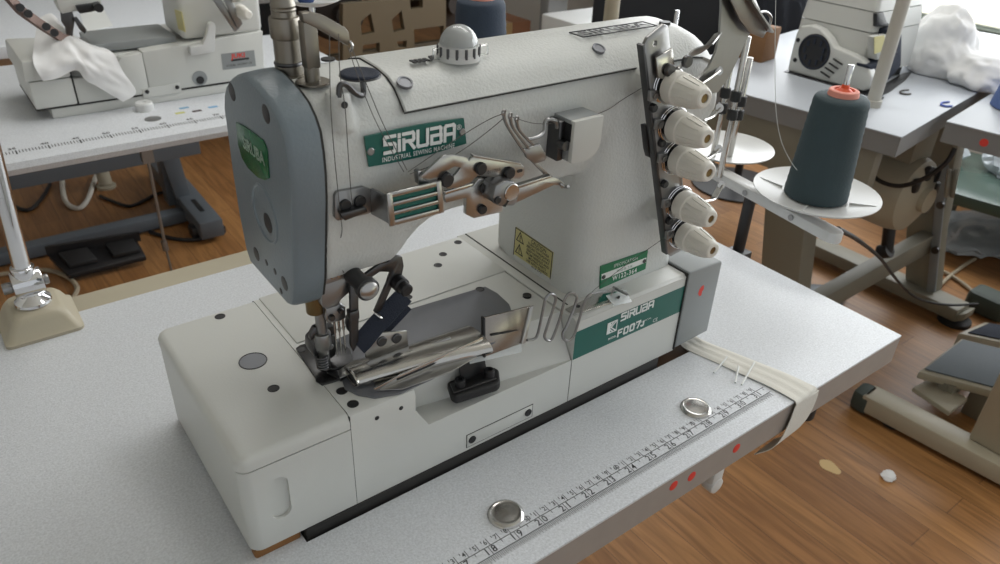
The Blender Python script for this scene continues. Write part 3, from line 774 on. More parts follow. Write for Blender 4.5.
for i, (x, z) in enumerate(KN):
    b = B().lathe((x, 92, z), (-.10, -1, 0.02), prof, 36)
    ax = Vector((-.10, -1, .02)).normalized(); u = ax.orthogonal().normalized(); w = ax.cross(u)
    for k in range(12):
        a = 2 * PI * k / 12; d = u * math.cos(a) + w * math.sin(a); e = ax.cross(d)
        P = Vector((x, 92, z))
        b.loft([[P + ax * h + d * (r + .9) + e * 1.5 * s, P + ax * h + d * (r + .9) - e * 1.5 * s, P + ax * h + d * (r - 1) - e * 1.5 * s, P + ax * h + d * (r - 1) + e * 1.5 * s] for h, r, s in ((21, 11.9, .7), (27, 11.1, .8), (34, 9.8, .7), (38, 8.7, .3))])
    kn = obj('tension_knob', b, M['knob'], mc, 30, label='ivory ribbed tension knob')
    obj('bore', B().lathe(Vector((x, 92, z)) + ax * 41.9, ax, [(3.6, 0), (3.6, .5), (0, .2)], 20), M['gold'], kn)
    b = B()
    for h in (0.5, 3.0):
        b.lathe(Vector((x, 92, z)) + ax * (h), ax, [(6, 0), (13.6, .5), (15.4, 1.6), (14.8, 2.0), (13, 1.2), (6, .9)], 36)
    obj('tension_disc', b, M['chrome'], kn)
    obj('washer', B().lathe((x, 92, z), ax, [(10, 0), (10, 6.4)], 28), M['black'], kn)
    bx, bz = x - 17.5 + (.5 if i else 1.5), z + 3 - (9 if i == 0 else 0)
    b = B().prism([(bx - 6, 88.4, bz + 5), (bx + 3.6, 88.4, bz + 4), (bx + 5.2, 88.4, bz + .5), (bx + 3.8, 88.4, bz - 4), (bx - 5, 88.4, bz - 4)], (0, 3, 0), .6).cyl((bx, 88.6, bz), (bx, 86.8, bz), 2.4)
    obj('thread_tab', b, M['satin'], tpl)
for x, z in ((230, 287), (247, 254), (259, 214), (274, 174)):
    screw('screw', x - 15, 91.6, z + 2, 3.6, tpl, h=4)
# small upper plate and bent thread arms beyond the knobs
b = B().pxy([(656.5, 58), (672.5, 48), (675.5, 70), (663, 79), (658.5, 78)], 86.5, 2, .5)
obj('guide_plate', b, M['steel'], tpl)
for px, py, r in ((668, 70, 5), (685.5, 61, 5)):
    p = at(px, py, Y=86); screw('guide_screw', p.x, p.y, p.z, r, tpl, M['dsteel'], h=4)
b = B().bar(curve([at(676, 73, Y=89), at(686, 58, Y=90), at(691, 53.5, Y=91), at(703, 49, Y=95), at(711, 44, Y=99)], 4), 9.5, 1.4, (0.1, -.55, .8))
b.bar(curve([at(709, 45, Y=98), at(714, 39, Y=100), at(718.5, 33, Y=104)], 4), 7.5, 1.4, (.4, -.7, .5))
obj('thread_arm', b, M['bronze'], tpl)
for pts in (((700, 84), (709, 78), (718, 71)), ((702, 121), (711, 117), (719, 108)), ((700, 162), (711, 156), (718, 149)), ((700, 202), (712, 200), (716, 194), (721, 185))):
    b = B().bar(curve([at(x, y, Y=96 + 2 * k) for k, (x, y) in enumerate(pts)], 4), 6.2, 1.4, (.35, -.75, .5))
    b.lathe(at(*pts[-1], Y=97 + 2 * len(pts) - 3), (-.3, -.8, .4), [(4.0, 0), (4.0, 1.3)], 16)
    obj('thread_arm', b, M['steel'], tpl)
b = B().pxy([(645.5, 126), (650, 125), (654, 156), (650, 158), (648, 150)], 98, 6, .5)
obj('spring_stop', b, M['black'], tpl)
# polished guard rising beside the hand wheel
Y_ = 100
GP = [(722, -26), (721.5, 10), (720, 35), (716, 52), (709, 67), (698, 80), (686, 92), (690, 100), (718, 92), (730, 76), (750, 33), (747, 0), (745, -26)]
b = B().pxy(GP, Y_, 2.2)
fl = [at(746, -26, Y=Y_), at(747, 0, Y=Y_), at(756, 16, Y=Y_), at(767, 31, Y=Y_)]
b.pxy([(726, -26), (746, -26), (768, 30), (763, 38), (750, 33), (740, 20), (728, -6)], Y_ - 7, 1.6, .3)
b.sweep([at(743, -26, Y=Y_ - 7), at(747, 0, Y=Y_ - 7), at(757, 15, Y=Y_ - 7), at(768, 31, Y=Y_ - 7)], [(-.8, -6), (.8, -6), (.8, 6), (-.8, 6)], (0, 1, 0))
hg = obj('wheel_guard', b, M['satin'], mc, label='tall polished sheet steel guard')
obj('guard_wire', B().tube([at(757, 13, Y=Y_ - 6), at(766, 12, Y=Y_ - 2), at(771, 18, Y=Y_ + 2), at(768, 28, Y=Y_ + 2), at(763, 33, Y=Y_)], 1.3, 8, 5), M['satin'], hg)
# --- badges on the column
v = [at(x, y, Y=116.6) for x, y in ((601, 266.5), (648, 250.5), (645.5, 269), (600, 289))]
sp = obj('specification_plate', B().prism(v, (0, 1.2, 0)), M['spec'], mc, label='green specification plate')
def sq(u, w_): return (v[0] * (1 - u) + v[1] * u) * (1 - w_) + (v[3] * (1 - u) + v[2] * u) * w_ + Vector((0, -.25, 0))
obj('white_strip', B().prism([sq(.02, .36), sq(.98, .36), sq(.98, .62), sq(.02, .62)], (0, .3, 0)), M['white'], sp)
ux = (v[1] - v[0]).normalized(); uz = (v[0] - v[3]).normalized()
obj('plate_lettering', B().text('SPECIFICATION', sq(.52, .19), ux, uz, 5.0, .1, bold=.0, sx=.85, space=1.1).text('W122-364', sq(.52, .80), ux, uz, 7.4, .1, bold=.02, sx=.88, space=1.2), M['white'], sp)
obj('serial_lettering', B().text('W122-56  2-16', sq(.5, .49) + Vector((0, -.2, 0)), ux, uz, 4.2, .1, sx=.8), M['spec'], sp)
for u in (.06, .94):
    p = sq(u, .5); screw('rivet', p.x, p.y, p.z, 2.2, sp, M['dsteel'], h=.9)
v2 = [at(x, y, X=180.2) for x, y in ((515.5, 227), (553, 252.5), (550, 283.5), (513, 257))]
ws = obj('caution_sticker', B().prism(v2, (.9, 0, 0)), M['yellow'], mc, label='yellow caution sticker with black text')
def wq(u, w_): return (v2[0] * (1 - u) + v2[1] * u) * (1 - w_) + (v2[3] * (1 - u) + v2[2] * u) * w_ + Vector((-.12, 0, 0))
ux = (v2[1] - v2[0]).normalized(); uz = Vector((0, 0, 1))
b = B()
def wline(u0, w0, u1, w1, t=.012):
    b.prism([wq(u0, w0), wq(u1, w0), wq(u1, w1), wq(u0, w1)], (.1, 0, 0))
wline(0, 0, 1, .025); wline(0, .975, 1, 1); wline(0, 0, .018, 1); wline(.982, 0, 1, 1)
for cv_ in (.22, .62):
    c = wq(.15, cv_)
    b.strokes([[(-.5, -.45), (0, .5), (.5, -.45), (-.5, -.45)], [(0, .15), (0, -.12)], [(0, -.26), (0, -.3)]], c, ux, uz, 1.0, 11, .1, (-1, 0, 0))
for k, tx in enumerate(('CAUTION', 'TURN OFF POWER', 'BEFORE THREADING', 'KEEP HANDS AWAY', 'FROM NEEDLES AND', 'MOVING PARTS', 'USE WITH GUARDS', 'IN PLACE')):
    b.text(tx, wq(.64, .11 + k * .112), ux, uz, 5.4 if k == 0 else 4.0, .1, bold=.02, sx=.95)
obj('sticker_print', b, M['ink'], ws)

# --- lettering on the green band of the bed
yb = BF - .4
X0 = Vector((1, 0, 0)); Z0 = Vector((0, 0, 1))
def bp(px, py): 
    p = at(px, py, Y=yb); return p
p = bp(634, 311)
b = B()
S_ = 7.4; org = bp(621, 320.5) ; x = 0
L = [[[(.78, 1), (0.08, 1), (0, .92), (0, .56), (.7, .5), (.78, .42), (.78, .06), (.7, 0), (0, 0)]], [[(0, 0), (0, .6)], [(0, .9), (0, 1.0)]],
     [[(0, 0), (0, .62)], [(0, 1), (.72, 1), (.8, .9), (.8, .6), (.72, .5), (.1, .5)], [(.42, .48), (.82, 0)]], [[(0, 1), (0, .08), (.08, 0), (.72, 0), (.8, .08), (.8, 1)]],
     [[(0, 1), (.7, 1), (.78, .92), (.78, .58), (.7, .52), (0, .52)], [(.7, .52), (.8, .44), (.8, .08), (.72, 0), (0, 0), (0, .52)]], [[(0, 0), (0, .9), (.1, 1), (.7, 1), (.8, .9), (.8, 0)], [(0, .42), (.8, .42)]]]
for i, ch in enumerate(L):
    b.strokes([[(q[0] + x, q[1]) for q in ln] for ln in ch], org, X0, Z0, 1.7, S_, .3, (0, -1, 0)); x += (.4 if i == 1 else 1.16)
p = bp(640, 322.5); b.text('INDUSTRIAL SEWING MACHINE', p, X0, Z0, 2.5, .3, sx=.85)
ZERO = [(.1, 0), (.6, 0), (.7, .1), (.7, .9), (.6, 1), (.1, 1), (0, .9), (0, .1), (.1, 0)]
o7 = bp(617.5, 336.5); x = 0
for ch, wd in (([[(0, 0), (0, 1), (.7, 1)], [(0, .52), (.58, .52)]], 1.12), ([ZERO], 1.16), ([ZERO], 1.16), ([[(0, 1), (.72, 1), (.3, 0)]], 1.0), ([[(0, .1), (.08, 0), (.34, 0), (.42, .1), (.42, .62)]], .8)):
    b.strokes([[(q[0] + x, q[1]) for q in ln] for ln in ch], o7, X0, Z0, 1.7, 7.2, .3, (0, -1, 0)); x += wd
p = bp(612, 337.5); b.text('MODEL', p, X0, Z0, 3.2, .3, bold=.03)
p = bp(655, 320); b.text('CE', p, X0, Z0, 6, .3)
p = bp(612, 327); cx, cz_ = p.x, p.z
b.strokes([[(-.5, -.5), (.5, -.5), (.5, .5), (-.5, .5), (-.5, -.5)]], (cx, yb, cz_), X0, Z0, 1.0, 12, .3, (0, -1, 0))
b.prism([(cx - 5.5, yb, cz_ - 5.5), (cx - 2.2, yb, cz_ - 5.5), (cx - 2.2, yb, cz_ + 5.5), (cx - 5.5, yb, cz_ + 5.5)], (0, -.3, 0))
b.strokes([[(.42, .45), (-.1, 0), (.42, -.45)], [(.1, .45), (-.15, .2)], [(.1, -.45), (-.15, -.2)]], (cx, yb, cz_), X0, Z0, 1.3, 12, .3, (0, -1, 0))
obj('model_lettering', b, M['white'], band)

# ------------------------------------------------------------------ needle area, binder and bed fittings
PL_ = B().pxz([(296, 349.5), (300, 346.5), (332, 338), (354, 368), (346, 379), (322, 386), (318, 383)], 100.2, 1.6, .3)
npl = obj('needle_plate', PL_, M['dsteel'], mc, label='dark steel needle plate')
for px, py in ((301.5, 350), (320, 380)):
    p = at(px, py, Z=101.6); obj('screw', B().lathe((p.x, p.y, 101.5), (0, 0, 1), [(3.4, 0), (3.4, .6), (0, .5)], 18), M['black'], npl)
b = B().pxz([(330, 343), (345, 390), (358, 396), (375, 399), (400, 394.5), (432, 380), (470, 358), (500, 340), (514, 318), (509, 305), (497, 294), (485, 287.5), (400, 313)], 100.1, 1.3, .3)
obj('slide_plate', b, M['slide'], mc, label='grey steel slide plate on the bed')
# thread guide housing under the head
b = B().pxy([(321.5, 281.5), (352, 270), (357.5, 274), (357, 284), (349, 293), (341, 300), (338, 306), (326, 310), (322, 306)], 136, 18, .8)
hd = obj('needle_bar_guide', b, M['satin'], mc)
obj('guide_lip', B().pxy([(322, 281), (353, 269.5), (357, 273.5), (326, 285)], 131, 4, .5), M['satin'], hd)
for k in range(3):
    p = at(333 + k * 6, 276.5 - k * 2.2, Y=131); obj('eyelet', B().torus(p, (0, -1, 0), 1.8, .6, 14, 6), M['steel'], hd)
p = at(315, 305, Y=150)
obj('bar_bushing', B().cyl((p.x, 150, p.z - 6), (p.x, 150, p.z + 16), 7, bv=1), M['gold'], mc, label='brass needle bar bushing')
p = at(320.5, 318, Y=148)
pf = B().cyl((p.x, 148, 108), (p.x, 148, p.z + 12), 4.2, seg=16).cyl((p.x, 148, 128), (p.x, 148, 142), 6.5, bv=1)
obj('presser_bar', pf, M['satin'], mc)
# needle clamp and three needles
b = B().pxy([(326, 309), (341, 304), (346, 307), (346, 318), (341, 321), (329, 324), (326, 320)], 140, 9, 1.0)
nc = obj('needle_clamp', b, M['satin'], mc)
p = at(331, 317, Y=140); screw('clamp_screw', p.x, p.y, p.z, 2.6, nc, M['dsteel'], h=3)
p = at(340, 310, Y=140); screw('clamp_screw', p.x, p.y, p.z, 2.2, nc, M['dsteel'], h=3)
p = at(333, 298, Y=146)
obj('needle_bar', B().cyl((p.x, 146, p.z - 12), (p.x, 146, p.z + 24), 4.2), M['satin'], mc)
for k in range(3):
    p = at(334 + k * 4.3, 320 - k * 1.6, Y=144)
    b = B().cyl((p.x, 144, p.z), (p.x, 144, p.z - 12), 1.0, seg=10).cyl((p.x, 144, p.z - 12), (p.x, 144, p.z - 30), .65, .55, seg=10).cyl((p.x, 144, p.z - 30), (p.x, 144, p.z - 36), .55, .1, seg=8)
    obj('needle', b, M['steel'], mc)
# presser foot
b = B().pxz([(313, 352), (323, 370), (335, 372), (354, 366), (351, 352), (340, 345), (323, 344)], 103, 3.2, .8)
b.pxy([(312, 343), (317, 338), (335, 335), (338, 343), (336, 356), (327, 362), (315, 358), (312, 352)], 150, 14, 1.6)
b.pxy([(317, 330), (335, 326), (336, 340), (318, 344)], 152, 8, 1.2)
foot = obj('presser_foot', b, M['dsteel'], mc)
obj('foot_toe', B().pxz([(323, 362), (349, 356), (355, 371), (341, 382), (327, 374)], 102.2, 2.2, .6).pxz([(336, 357), (345, 355), (348, 363), (339, 366)], 104.4, 1.5, .3), M['dsteel'], foot)
for px, py, r in ((319, 349, 2.6), (330, 346, 2.4)):
    p = at(px, py, Y=150); screw('foot_screw', p.x, p.y, p.z, r, foot, M['satin'], h=2.4)
b = B()
for z in range(5):
    b.torus((at(319, 330, Y=146).x, 146, 112 + z * 2.4), (0, 0, 1), 4.2, .9, 16, 6)
obj('foot_spring', b, M['dsteel'], foot)
b = B().pxy([(314, 328), (321, 325), (323, 333), (316, 337), (311, 341), (310, 336)], 148, 5, 1).pxy([(348, 318), (354, 315), (357, 326), (354, 334), (349, 332), (347, 325)], 146, 5, 1)
obj('foot_lever', b, M['dsteel'], foot)
# looper thread retainer bar and lifter knob
b = B().pxy([(350.5, 284), (358.5, 281.5), (359, 318), (358.5, 343), (354, 352), (351, 346), (351, 322)], 131, 3.5, .6)
b.pxy([(350.3, 313), (359.5, 310), (360, 319), (350.8, 322)], 129, 7, .8)
obj('spreader_bar', b, M['dsteel'], mc)
p, q = at(351, 273, Y=133), at(366.5, 288, Y=108)
d = (q - p).normalized()
b = B().lathe(p, d, [(6.4, 0), (6.8, 3), (6.4, 5), (6.6, (q - p).length - 4), (8.4, (q - p).length - 2), (8.6, (q - p).length + 3), (7.2, (q - p).length + 4)], 28)
lk = obj('lifter_knob', b, M['black'], mc)
obj('knob_cap', B().lathe(q + d * 3.4, d, [(7.2, 0), (6.8, 1.6), (4.6, 3.2), (2, 3.9), (0, 4)], 28), M['bronze'], lk)
b = B().pxy([(388, 258), (396, 255.5), (402.5, 257), (404, 266), (402, 276), (393, 285), (380, 314), (374.5, 312.5), (387, 284), (391, 272), (380, 272), (366, 281), (362, 277), (380, 264), (389, 262)], 136, 3, .5)
lb = obj('lifter_bracket', b, M['dsteel'], mc)
p = at(399, 283, Y=134)
obj('bracket_screw', B().lathe((p.x, 136, p.z), (0, -1, -.05), [(6.4, 0), (6.4, 7), (5, 8), (5, 9), (5.2, 9.2), (5.2, 14), (4.2, 15), (0, 14.6)], 24), M['black'], lb)
p, q = at(375, 313, Y=134), at(383, 317, Y=134)
obj('strap_ring', B().tube([p, (p + q) / 2 + Vector((0, -3, -1)), q], 1.1, 8, 4), M['steel'], lb)
def facing(p, q): return Vector((.526, .673, -.52)).cross((q - p).normalized())
sa = curve([at(404, 296, Y=141), at(396, 304, Y=137), at(384, 317, Y=133), at(372, 330, Y=131), at(364, 340, Y=130), at(358, 346, Y=131)], 4)
b = B().bar(sa, 15, 3.4, facing(sa[0], sa[-1]))
sb2 = curve([at(407, 306, Y=150), at(394, 320, Y=146), at(380, 334, Y=142), at(372, 341, Y=138)], 4)
b.bar(sb2, 9, 3, facing(sb2[0], sb2[-1]))
obj('webbing_strap', b, M['strap'], mc, label='dark navy webbing strap')
# binder: bracket with two screws, folded trumpet, end plate
b = B().pxy([(366, 352), (371, 336), (376, 333.5), (407, 331), (408.5, 347), (384, 355), (372, 360), (366, 358)], 133, 1.8, .4)
bi = obj('binder_bracket', b, M['bronze'], mc)
for px, py in ((381.5, 341), (396.5, 338)):
    p = at(px, py, Y=133); screw('screw', p.x, p.y, p.z, 4.4, bi, M['dsteel'], h=1.8)
def ell(c, ay, az, n=16, tw=0.0):
    return [(c.x, c.y + ay * math.cos(2 * PI * k / n) - tw * az * math.sin(2 * PI * k / n), c.z + az * math.sin(2 * PI * k / n)) for k in range(n)]
A0, A1 = at(352, 377, Z=107), at(479, 339, Z=105)
sect = []
for u in (0, .04, .15, .35, .6, .8, .93, 1):
    c = A0 * (1 - u) + A1 * u
    sect.append(ell(c, 11 + 9.5 * u, 5.6 + 2.2 * math.sin(PI * u) + 2 * u, 18))
fd = obj('binder_folder', B().loft(sect), M['steel'], mc, 40, label='polished steel tape folder')
ms = [ell(A0 + Vector((-.6, 0, 0)), 9.4, 4.0, 18), ell(A0 + Vector((.4, 0, 0)), 9.4, 4.0, 18)]
obj('folder_mouth', B().loft(ms), M['black'], fd)
obj('folder_lip', B().sweep([Vector(q) + Vector((-.3, 0, 0)) for q in ell(A0, 11, 5.5, 26)], [(1.1 * math.cos(a * PI / 3), 1.1 * math.sin(a * PI / 3)) for a in range(6)]), M['steel'], fd)
b = B().pxz([(338, 372), (352, 362), (400, 350), (440, 338), (444, 342), (404, 356), (356, 372), (340, 379)], 107.5, 1.2, .3)
b.tube([at(352, 369, Z=111), at(398, 355, Z=112), at(450, 338, Z=114)], 1.6, 8, 4)
obj('binder_guide', b, M['bronze'], fd)
FY = 105.5
obj('folder_flange', B().pxy([(374, 389), (400, 375), (455, 350), (483, 337), (483.5, 354), (455, 369), (404, 389), (380, 394)], FY, 1.2, .3), M['steel'], fd)
obj('folder_slot', B().bar([at(397, 379.5, Y=FY - .2), at(452, 356, Y=FY - .2)], 1.6, .6, (0, -.2, 1)), M['black'], fd)
b = B().pxz([(375, 384), (400, 378), (450, 358), (480, 344), (486, 352), (452, 372), (402, 390), (378, 391)], 102.2, 1.0, .3)
obj('folder_base', b, M['bronze'], fd)
# end plate standing at the right of the folder
E0, E1, E2, E3 = at(484, 318, Y=116), at(531, 306.5, Y=116), at(523, 343, Y=106), at(484.5, 357, Y=106)
ep = obj('folder_end_plate', B().prism([E0, E1, E2, E3], (0, 1.4, .3), .3), mat('smoky_polished_steel', (150, 144, 138), .26, 1.0, vary=.2, vscale=60), mc, label='upright polished end plate of the tape folder')
obj('end_plate_edge', B().prism([E1 + Vector((-2.5, -1.2, 0)), E1 + Vector((2.2, -1.2, .8)), E2 + Vector((2.2, -1.2, 0)), E2 + Vector((-2.5, -1.2, 0))], (0, 1.6, 0), .3), M['bronze'], ep)
s0, s1 = at(491, 335, Y=110.2), at(517, 330, Y=110.6)
obj('end_plate_slot', B().bar([s0, s1], 1.6, 1.0, (0, -.2, 1)), M['black'], ep)
obj('end_plate_flange', B().prism([E0 + Vector((-1.2, -1, 0)), E0 + Vector((.8, -1, 0)), E3 + Vector((.8, -1, 0)), E3 + Vector((-1.2, -1, 0))], (0, 4, .5), .3), M['black'], ep)
# clear film behind the plate
cm = mat('clear_film', (235, 240, 240), 0.12, alpha=0.35, spec=0.6)
obj('clear_film', B().prism([at(468, 350, Y=112), at(520, 336, Y=112), at(522, 352, Y=105), at(470, 364, Y=105)], (0, .5, 0)), cm, ep)
# black strap down to the rubber clamp block on the ledge
b = B().prism([at(458, 352, Y=112), at(482, 345, Y=112), at(489, 380, Y=106), at(462, 388, Y=106)], (0, 2, .4), .4)
cb = obj('binder_arm', b, M['black'], mc, label='black arm carrying the tape folder')
blk = [at(447, 389, Z=64), at(493.5, 374.5, Z=64), at(498.5, 377, Z=64), at(500, 389, Z=64), at(497, 392, Z=64), at(456, 405, Z=64), at(451, 402, Z=64)]
obj('clamp_pad', B().prism(blk, (0, 0, 9), 2.2, 3), M['rubber'], cb, label='black rubber clamp pad')
obj('clamp_plate', B().pxz([(450, 384.5), (492, 371), (496.5, 380), (454, 394)], 73.4, 1.6, .3), M['dsteel'], cb)
for px, py in ((460, 385), (489, 375.5)):
    p = at(px, py, Z=75); obj('bolt', B().lathe((p.x, p.y, 74.6), (0, 0, 1), [(4.6, 0), (4.6, 6.4), (3.8, 7), (2, 7), (2, 5.5), (0, 5.5)], 20), M['black'], cb)
# zigzag wire thread guard
W_ = lambda x, y, Y: at(x, y, Y=92.2 + (Y - 98) * .25)
wire = [W_(527, 340, 104), W_(534, 339, 103), W_(538, 333, 103), W_(544, 305, 103), W_(546.5, 297, 103), W_(551, 293.8, 103), (W_(555.5, 297, 102.5)), W_(554, 306, 102), W_(546, 330, 101), W_(544.5, 337, 101), W_(548, 340.5, 101), W_(552.5, 338, 101),
        W_(560, 318, 101), W_(565, 299, 101), W_(570, 293, 101), W_(575.5, 295, 100.5), W_(576, 302, 100), W_(567, 325, 99), W_(562.5, 334, 99), W_(564.5, 340, 99), W_(570, 340, 99), W_(575, 333, 99), W_(582, 310, 99), W_(586, 299, 99), W_(591, 294, 100), at(598, 292.5, Y=97), at(606, 291, Y=104)]
obj('wire_guard', B().tube(wire, 1.25, 8, 4), M['satin'], mc, label='zigzag bent wire thread guide')
# thread guide tray on the bed front strip
b = B().pxz([(565, 310), (574, 316), (618, 301.5), (625, 294), (622, 289), (604, 291.5)], 101.4, 1.4, .4)
gt = obj('guide_tray', b, M['steel'], mc)
obj('tray_badge', B().pxz([(598, 303), (613, 298), (617, 291.5), (603, 294)], 102.9, .3), M['green'], gt)
p = at(617, 298, Z=103); obj('tray_screw', B().lathe((p.x, p.y, 102.8), (0, 0, 1), [(2.6, 0), (2.6, 2), (0, 2)], 16), M['black'], gt)
p = at(578, 306, Z=103); obj('tray_screw', B().lathe((p.x, p.y, 102.6), (0, 0, 1), [(2.2, 0), (2.2, .6), (0, .6)], 16), M['black'], gt)
b = B().bar([at(613, 287, Z=110), at(628, 295, Z=108)], 2.0, 1.6, (0, 0, 1)).bar([at(614, 288, Z=110), at(609, 300, Z=104)], 2, 1.2, (1, 0, .3))
obj('tray_lever', b, M['satin'], gt)
obj('tray_film', B().prism([at(606, 296, Y=103), at(626, 290, Y=103), at(632, 302, Y=92), at(614, 306, Y=92)], (0, .4, .3)), cm, gt)

# ------------------------------------------------------------------ posts and thread rest on top of the head
X1, Y1 = -51.5, 173
zt = 333
b = B().lathe((X1, Y1, zt - 1), (0, 0, 1), [(13, 0), (13, 1.6), (9.2, 1.8), (9.2, 7), (8.6, 8), (8.6, 24), (9.6, 24.6), (9.9, 26), (9.9, 36), (9.4, 37.4), (7.8, 38), (7.6, 41), (8.0, 42), (7.6, 43), (8.0, 44.4), (7.6, 46), (7.2, 47), (7.2, 58), (8.6, 59), (8.8, 61), (8.8, 90), (6, 92), (6, 150)], 32)
cap = obj('presser_regulator', b, M['column'], mc, 25, label='knurled steel pressure regulator column')
b = B().torus((X1, Y1, zt + 7.4), (0, 0, 1), 8.2, 1.5)
obj('oil_ring', b, M['dsteel'], cap)
X2, Y2 = -46, 150
b = B().box(X2 - 4.6, X2 + 4.6, Y2 - 4.6, Y2 + 4.6, zt + 9, zt + 38, 1).cyl((X2, Y2, zt - 2), (X2, Y2, zt + 10), 4.9, seg=24).lathe((X2, Y2, zt - 1), (0, 0, 1), [(11, 0), (11, 1.3), (5, 1.5)], 28)
tk = obj('thread_take_up_post', b, M['column'], mc)
pa = [at(302.5, 13.5, Y=Y2 - 5), at(310, 12.5, Y=Y2 - 5), at(325, 16, Y=Y2 - 5), at(345, 27.5, Y=Y2 - 5), at(349, 32, Y=Y2 - 5), at(350, 41, Y=Y2 - 5), at(348, 46, Y=Y2 - 5), at(340, 41, Y=Y2 - 5), at(318, 29, Y=Y2 - 5), at(304, 22, Y=Y2 - 5)]
obj('take_up_arm', B().prism(pa, (0, 7, 0), .5), M['column'], tk)
obj('arm_tip', B().tube([pa[5], pa[5] + Vector((1, -1, -3)), pa[6] + Vector((1.5, 0, -3.5))], 1.0, 8, 3), M['steel'], tk)
D = at(359.5, 73.5, Y=132)
b = B().lathe(D + Vector((0, 0, -1.2)), (0, 0, 1), [(12.4, 0), (12.8, .6), (12.8, 1.6), (12.2, 2.2), (11, 2.4), (9, 2.0), (0, 2.0)], 40)
rd = obj('thread_rest', b, M['strap'], mc, label='dark round thread rest disc')
obj('rest_ring', B().torus(D + Vector((.8, .6, -1.4)), (0, 0, 1), 13, .7, 40, 6), M['dsteel'], rd)
obj('rest_stem', B().tube([at(339, 97, Y=120), at(340, 86, Y=120), at(346, 84.5, Y=121), at(355, 93, Y=123), at(362, 95.5, Y=126), at(363.5, 90, Y=130), at(362, 78, Y=132)], 1.9, 10, 5), M['dsteel'], rd)
p = at(346, 106, Y=113)
obj('lug_hole', B().lathe((p.x, 115.2, p.z), (0, -1, .1), [(2.3, 0), (2.3, .5), (0, .4)], 18), M['black'], mc)
p = at(328, 58, Z=335); obj('plug', B().lathe((p.x, p.y, 333.6), (0, 0, 1), [(5, 0), (5, 1.2), (0, 1.2)], 20), M['black'], mc)

# ------------------------------------------------------------------ sewing threads
def thread(lbl, pts, r=.3, n=4, m=None):
    tag(obj('thread', B().tube(pts, r, 5, n), m or M['thread']), lbl, 'thread')
A_ = lambda x, y, Y: at(x, y, Y=Y)
thread('fine grey thread falling from the take-up arm past the screw plate', [A_(329.5, 34, 140), A_(330.5, 100, 112.5), A_(334, 150, 112), A_(338.5, 196, 112), A_(340.5, 215, 112), A_(342, 232, 118), A_(337.5, 248, 124), A_(339, 262, 127), A_(344, 273, 128)], .3)
thread('fine grey thread through the shoulder lug beside the thread rest', [A_(338.5, 34, 140), A_(340, 74, 124), A_(345, 106, 112), A_(348, 150, 112), A_(351, 192, 112), A_(353, 205, 112)], .3)
thread('fine thread over the green nameplate, the one nearer its letter R', [A_(351, 46, 142), A_(368, 88, 113.5), A_(385, 128, 112), A_(407, 170, 101)], .3)
thread('fine thread over the green nameplate, the one nearer its letter S', [A_(348, 47, 142), A_(362, 88, 113.5), A_(379, 128, 112), A_(404, 172, 101)], .28)
thread('lower thread from the bracket eyelet to the pronged guide', [A_(410, 174, 101), A_(445, 160, 108), A_(470, 145, 112), A_(497, 124, 106), A_(505, 116, 93.5)], .28)
thread('upper thread from the bracket eyelet to the pronged guide', [A_(408, 172, 101), A_(440, 150, 110), A_(466, 133, 112), A_(490, 119, 108), A_(504, 113.5, 93.5)], .28)
thread('fine thread from the box cover up to the tension bracket', [A_(512, 117, 94), A_(545, 124, 104), A_(600, 113, 114), A_(625, 98, 114), A_(652, 82, 100)], .28)
thread('fine thread hanging from the lowest tension knob to the bed', [A_(664, 238, 90), A_(630, 262, 108), A_(600, 285, 112), A_(588, 296, 104)], .28)

# ================================================================== THREAD STAND AND CONES beside the main table
from mathutils import noise
def D(px, py, d):
    r = Vector(R.T @ np.array([(px - 500) / F_PX, (py - 282) / F_PX, 1.0])).normalized()
    return Vector(CM) + r * (d * 1000)
def cone(lbl, base, h, r0, r1, m, ax=(0, 0, 1), core=True, spindle=False):
    ax = Vector(ax).normalized()
    c = thing('thread_cone', lbl, 'cone of thread', base)
    prof = [(r0 * .9, 0), (r0, 2)] + [(r0 + (r1 - r0) * k / 24 + (.35 if k % 2 else -.2), 4 + (h - 9) * k / 24) for k in range(25)] + [(r1 * .93, h - 2), (r1 * .7, h)]
    obj('thread_winding', B().lathe(base, ax, prof, 44), m, c, 50)
    if core:
        obj('core', B().lathe(Vector(base) + ax * (h - 3), ax, [(r1 * .58, 0), (r1 * .54, 9), (r1 * .5, 10), (r1 * .38, 10), (r1 * .34, 2), (0, 2)], 32), M['pink'], c, label='pink paper core')
    return c
def tray(parent, c, r, h=7, z=0):
    b = B().lathe(c, (0, 0, 1), [(14, -3), (r * .55, -2.2), (r - 3, h - 3.4), (r, h - 1.4), (r, h), (r - 2, h - .6), (r * .55, .4), (13, 0), (0, 0)], 56)
    o = obj('cone_plate', b, M['plastic_white'], parent, 50)
    return o
PC = at(815, 196, Z=86)
st = thing('thread_stand', 'thread stand with two white plates and chrome rods at the table right edge', 'thread stand', (590, 180, -40))
pl = tray(st, PC, 78, 8)
for k in range(4):
    a = 2 * PI * k / 4 + .35
    b = B().bar([PC + Vector((42 * math.cos(a), 42 * math.sin(a), 1.6)), PC + Vector((72 * math.cos(a), 72 * math.sin(a), 5.8))], 3.0, 2.2, (0, 0, 1))
    obj('plate_rib', b, M['plastic_white'], pl)
P2 = at(727, 151, Z=80)
tray(st, P2, 66, 8)
r0, r1 = at(722, 170, Z=76), at(836, 231, Z=74)
d = (r1 - r0).normalized(); n = Vector((-d.y, d.x, 0))
rail = B().prism([r0 - d * 60 + n * 11, r0 - d * 60 - n * 11, r1 - n * 11, r1 + d * 7 - n * 6, r1 + d * 9, r1 + d * 7 + n * 6, r1 + n * 11], (0, 0, -14), 1.5)
rl = obj('rail', rail, M['plastic_white'], st, label='white channel rail')
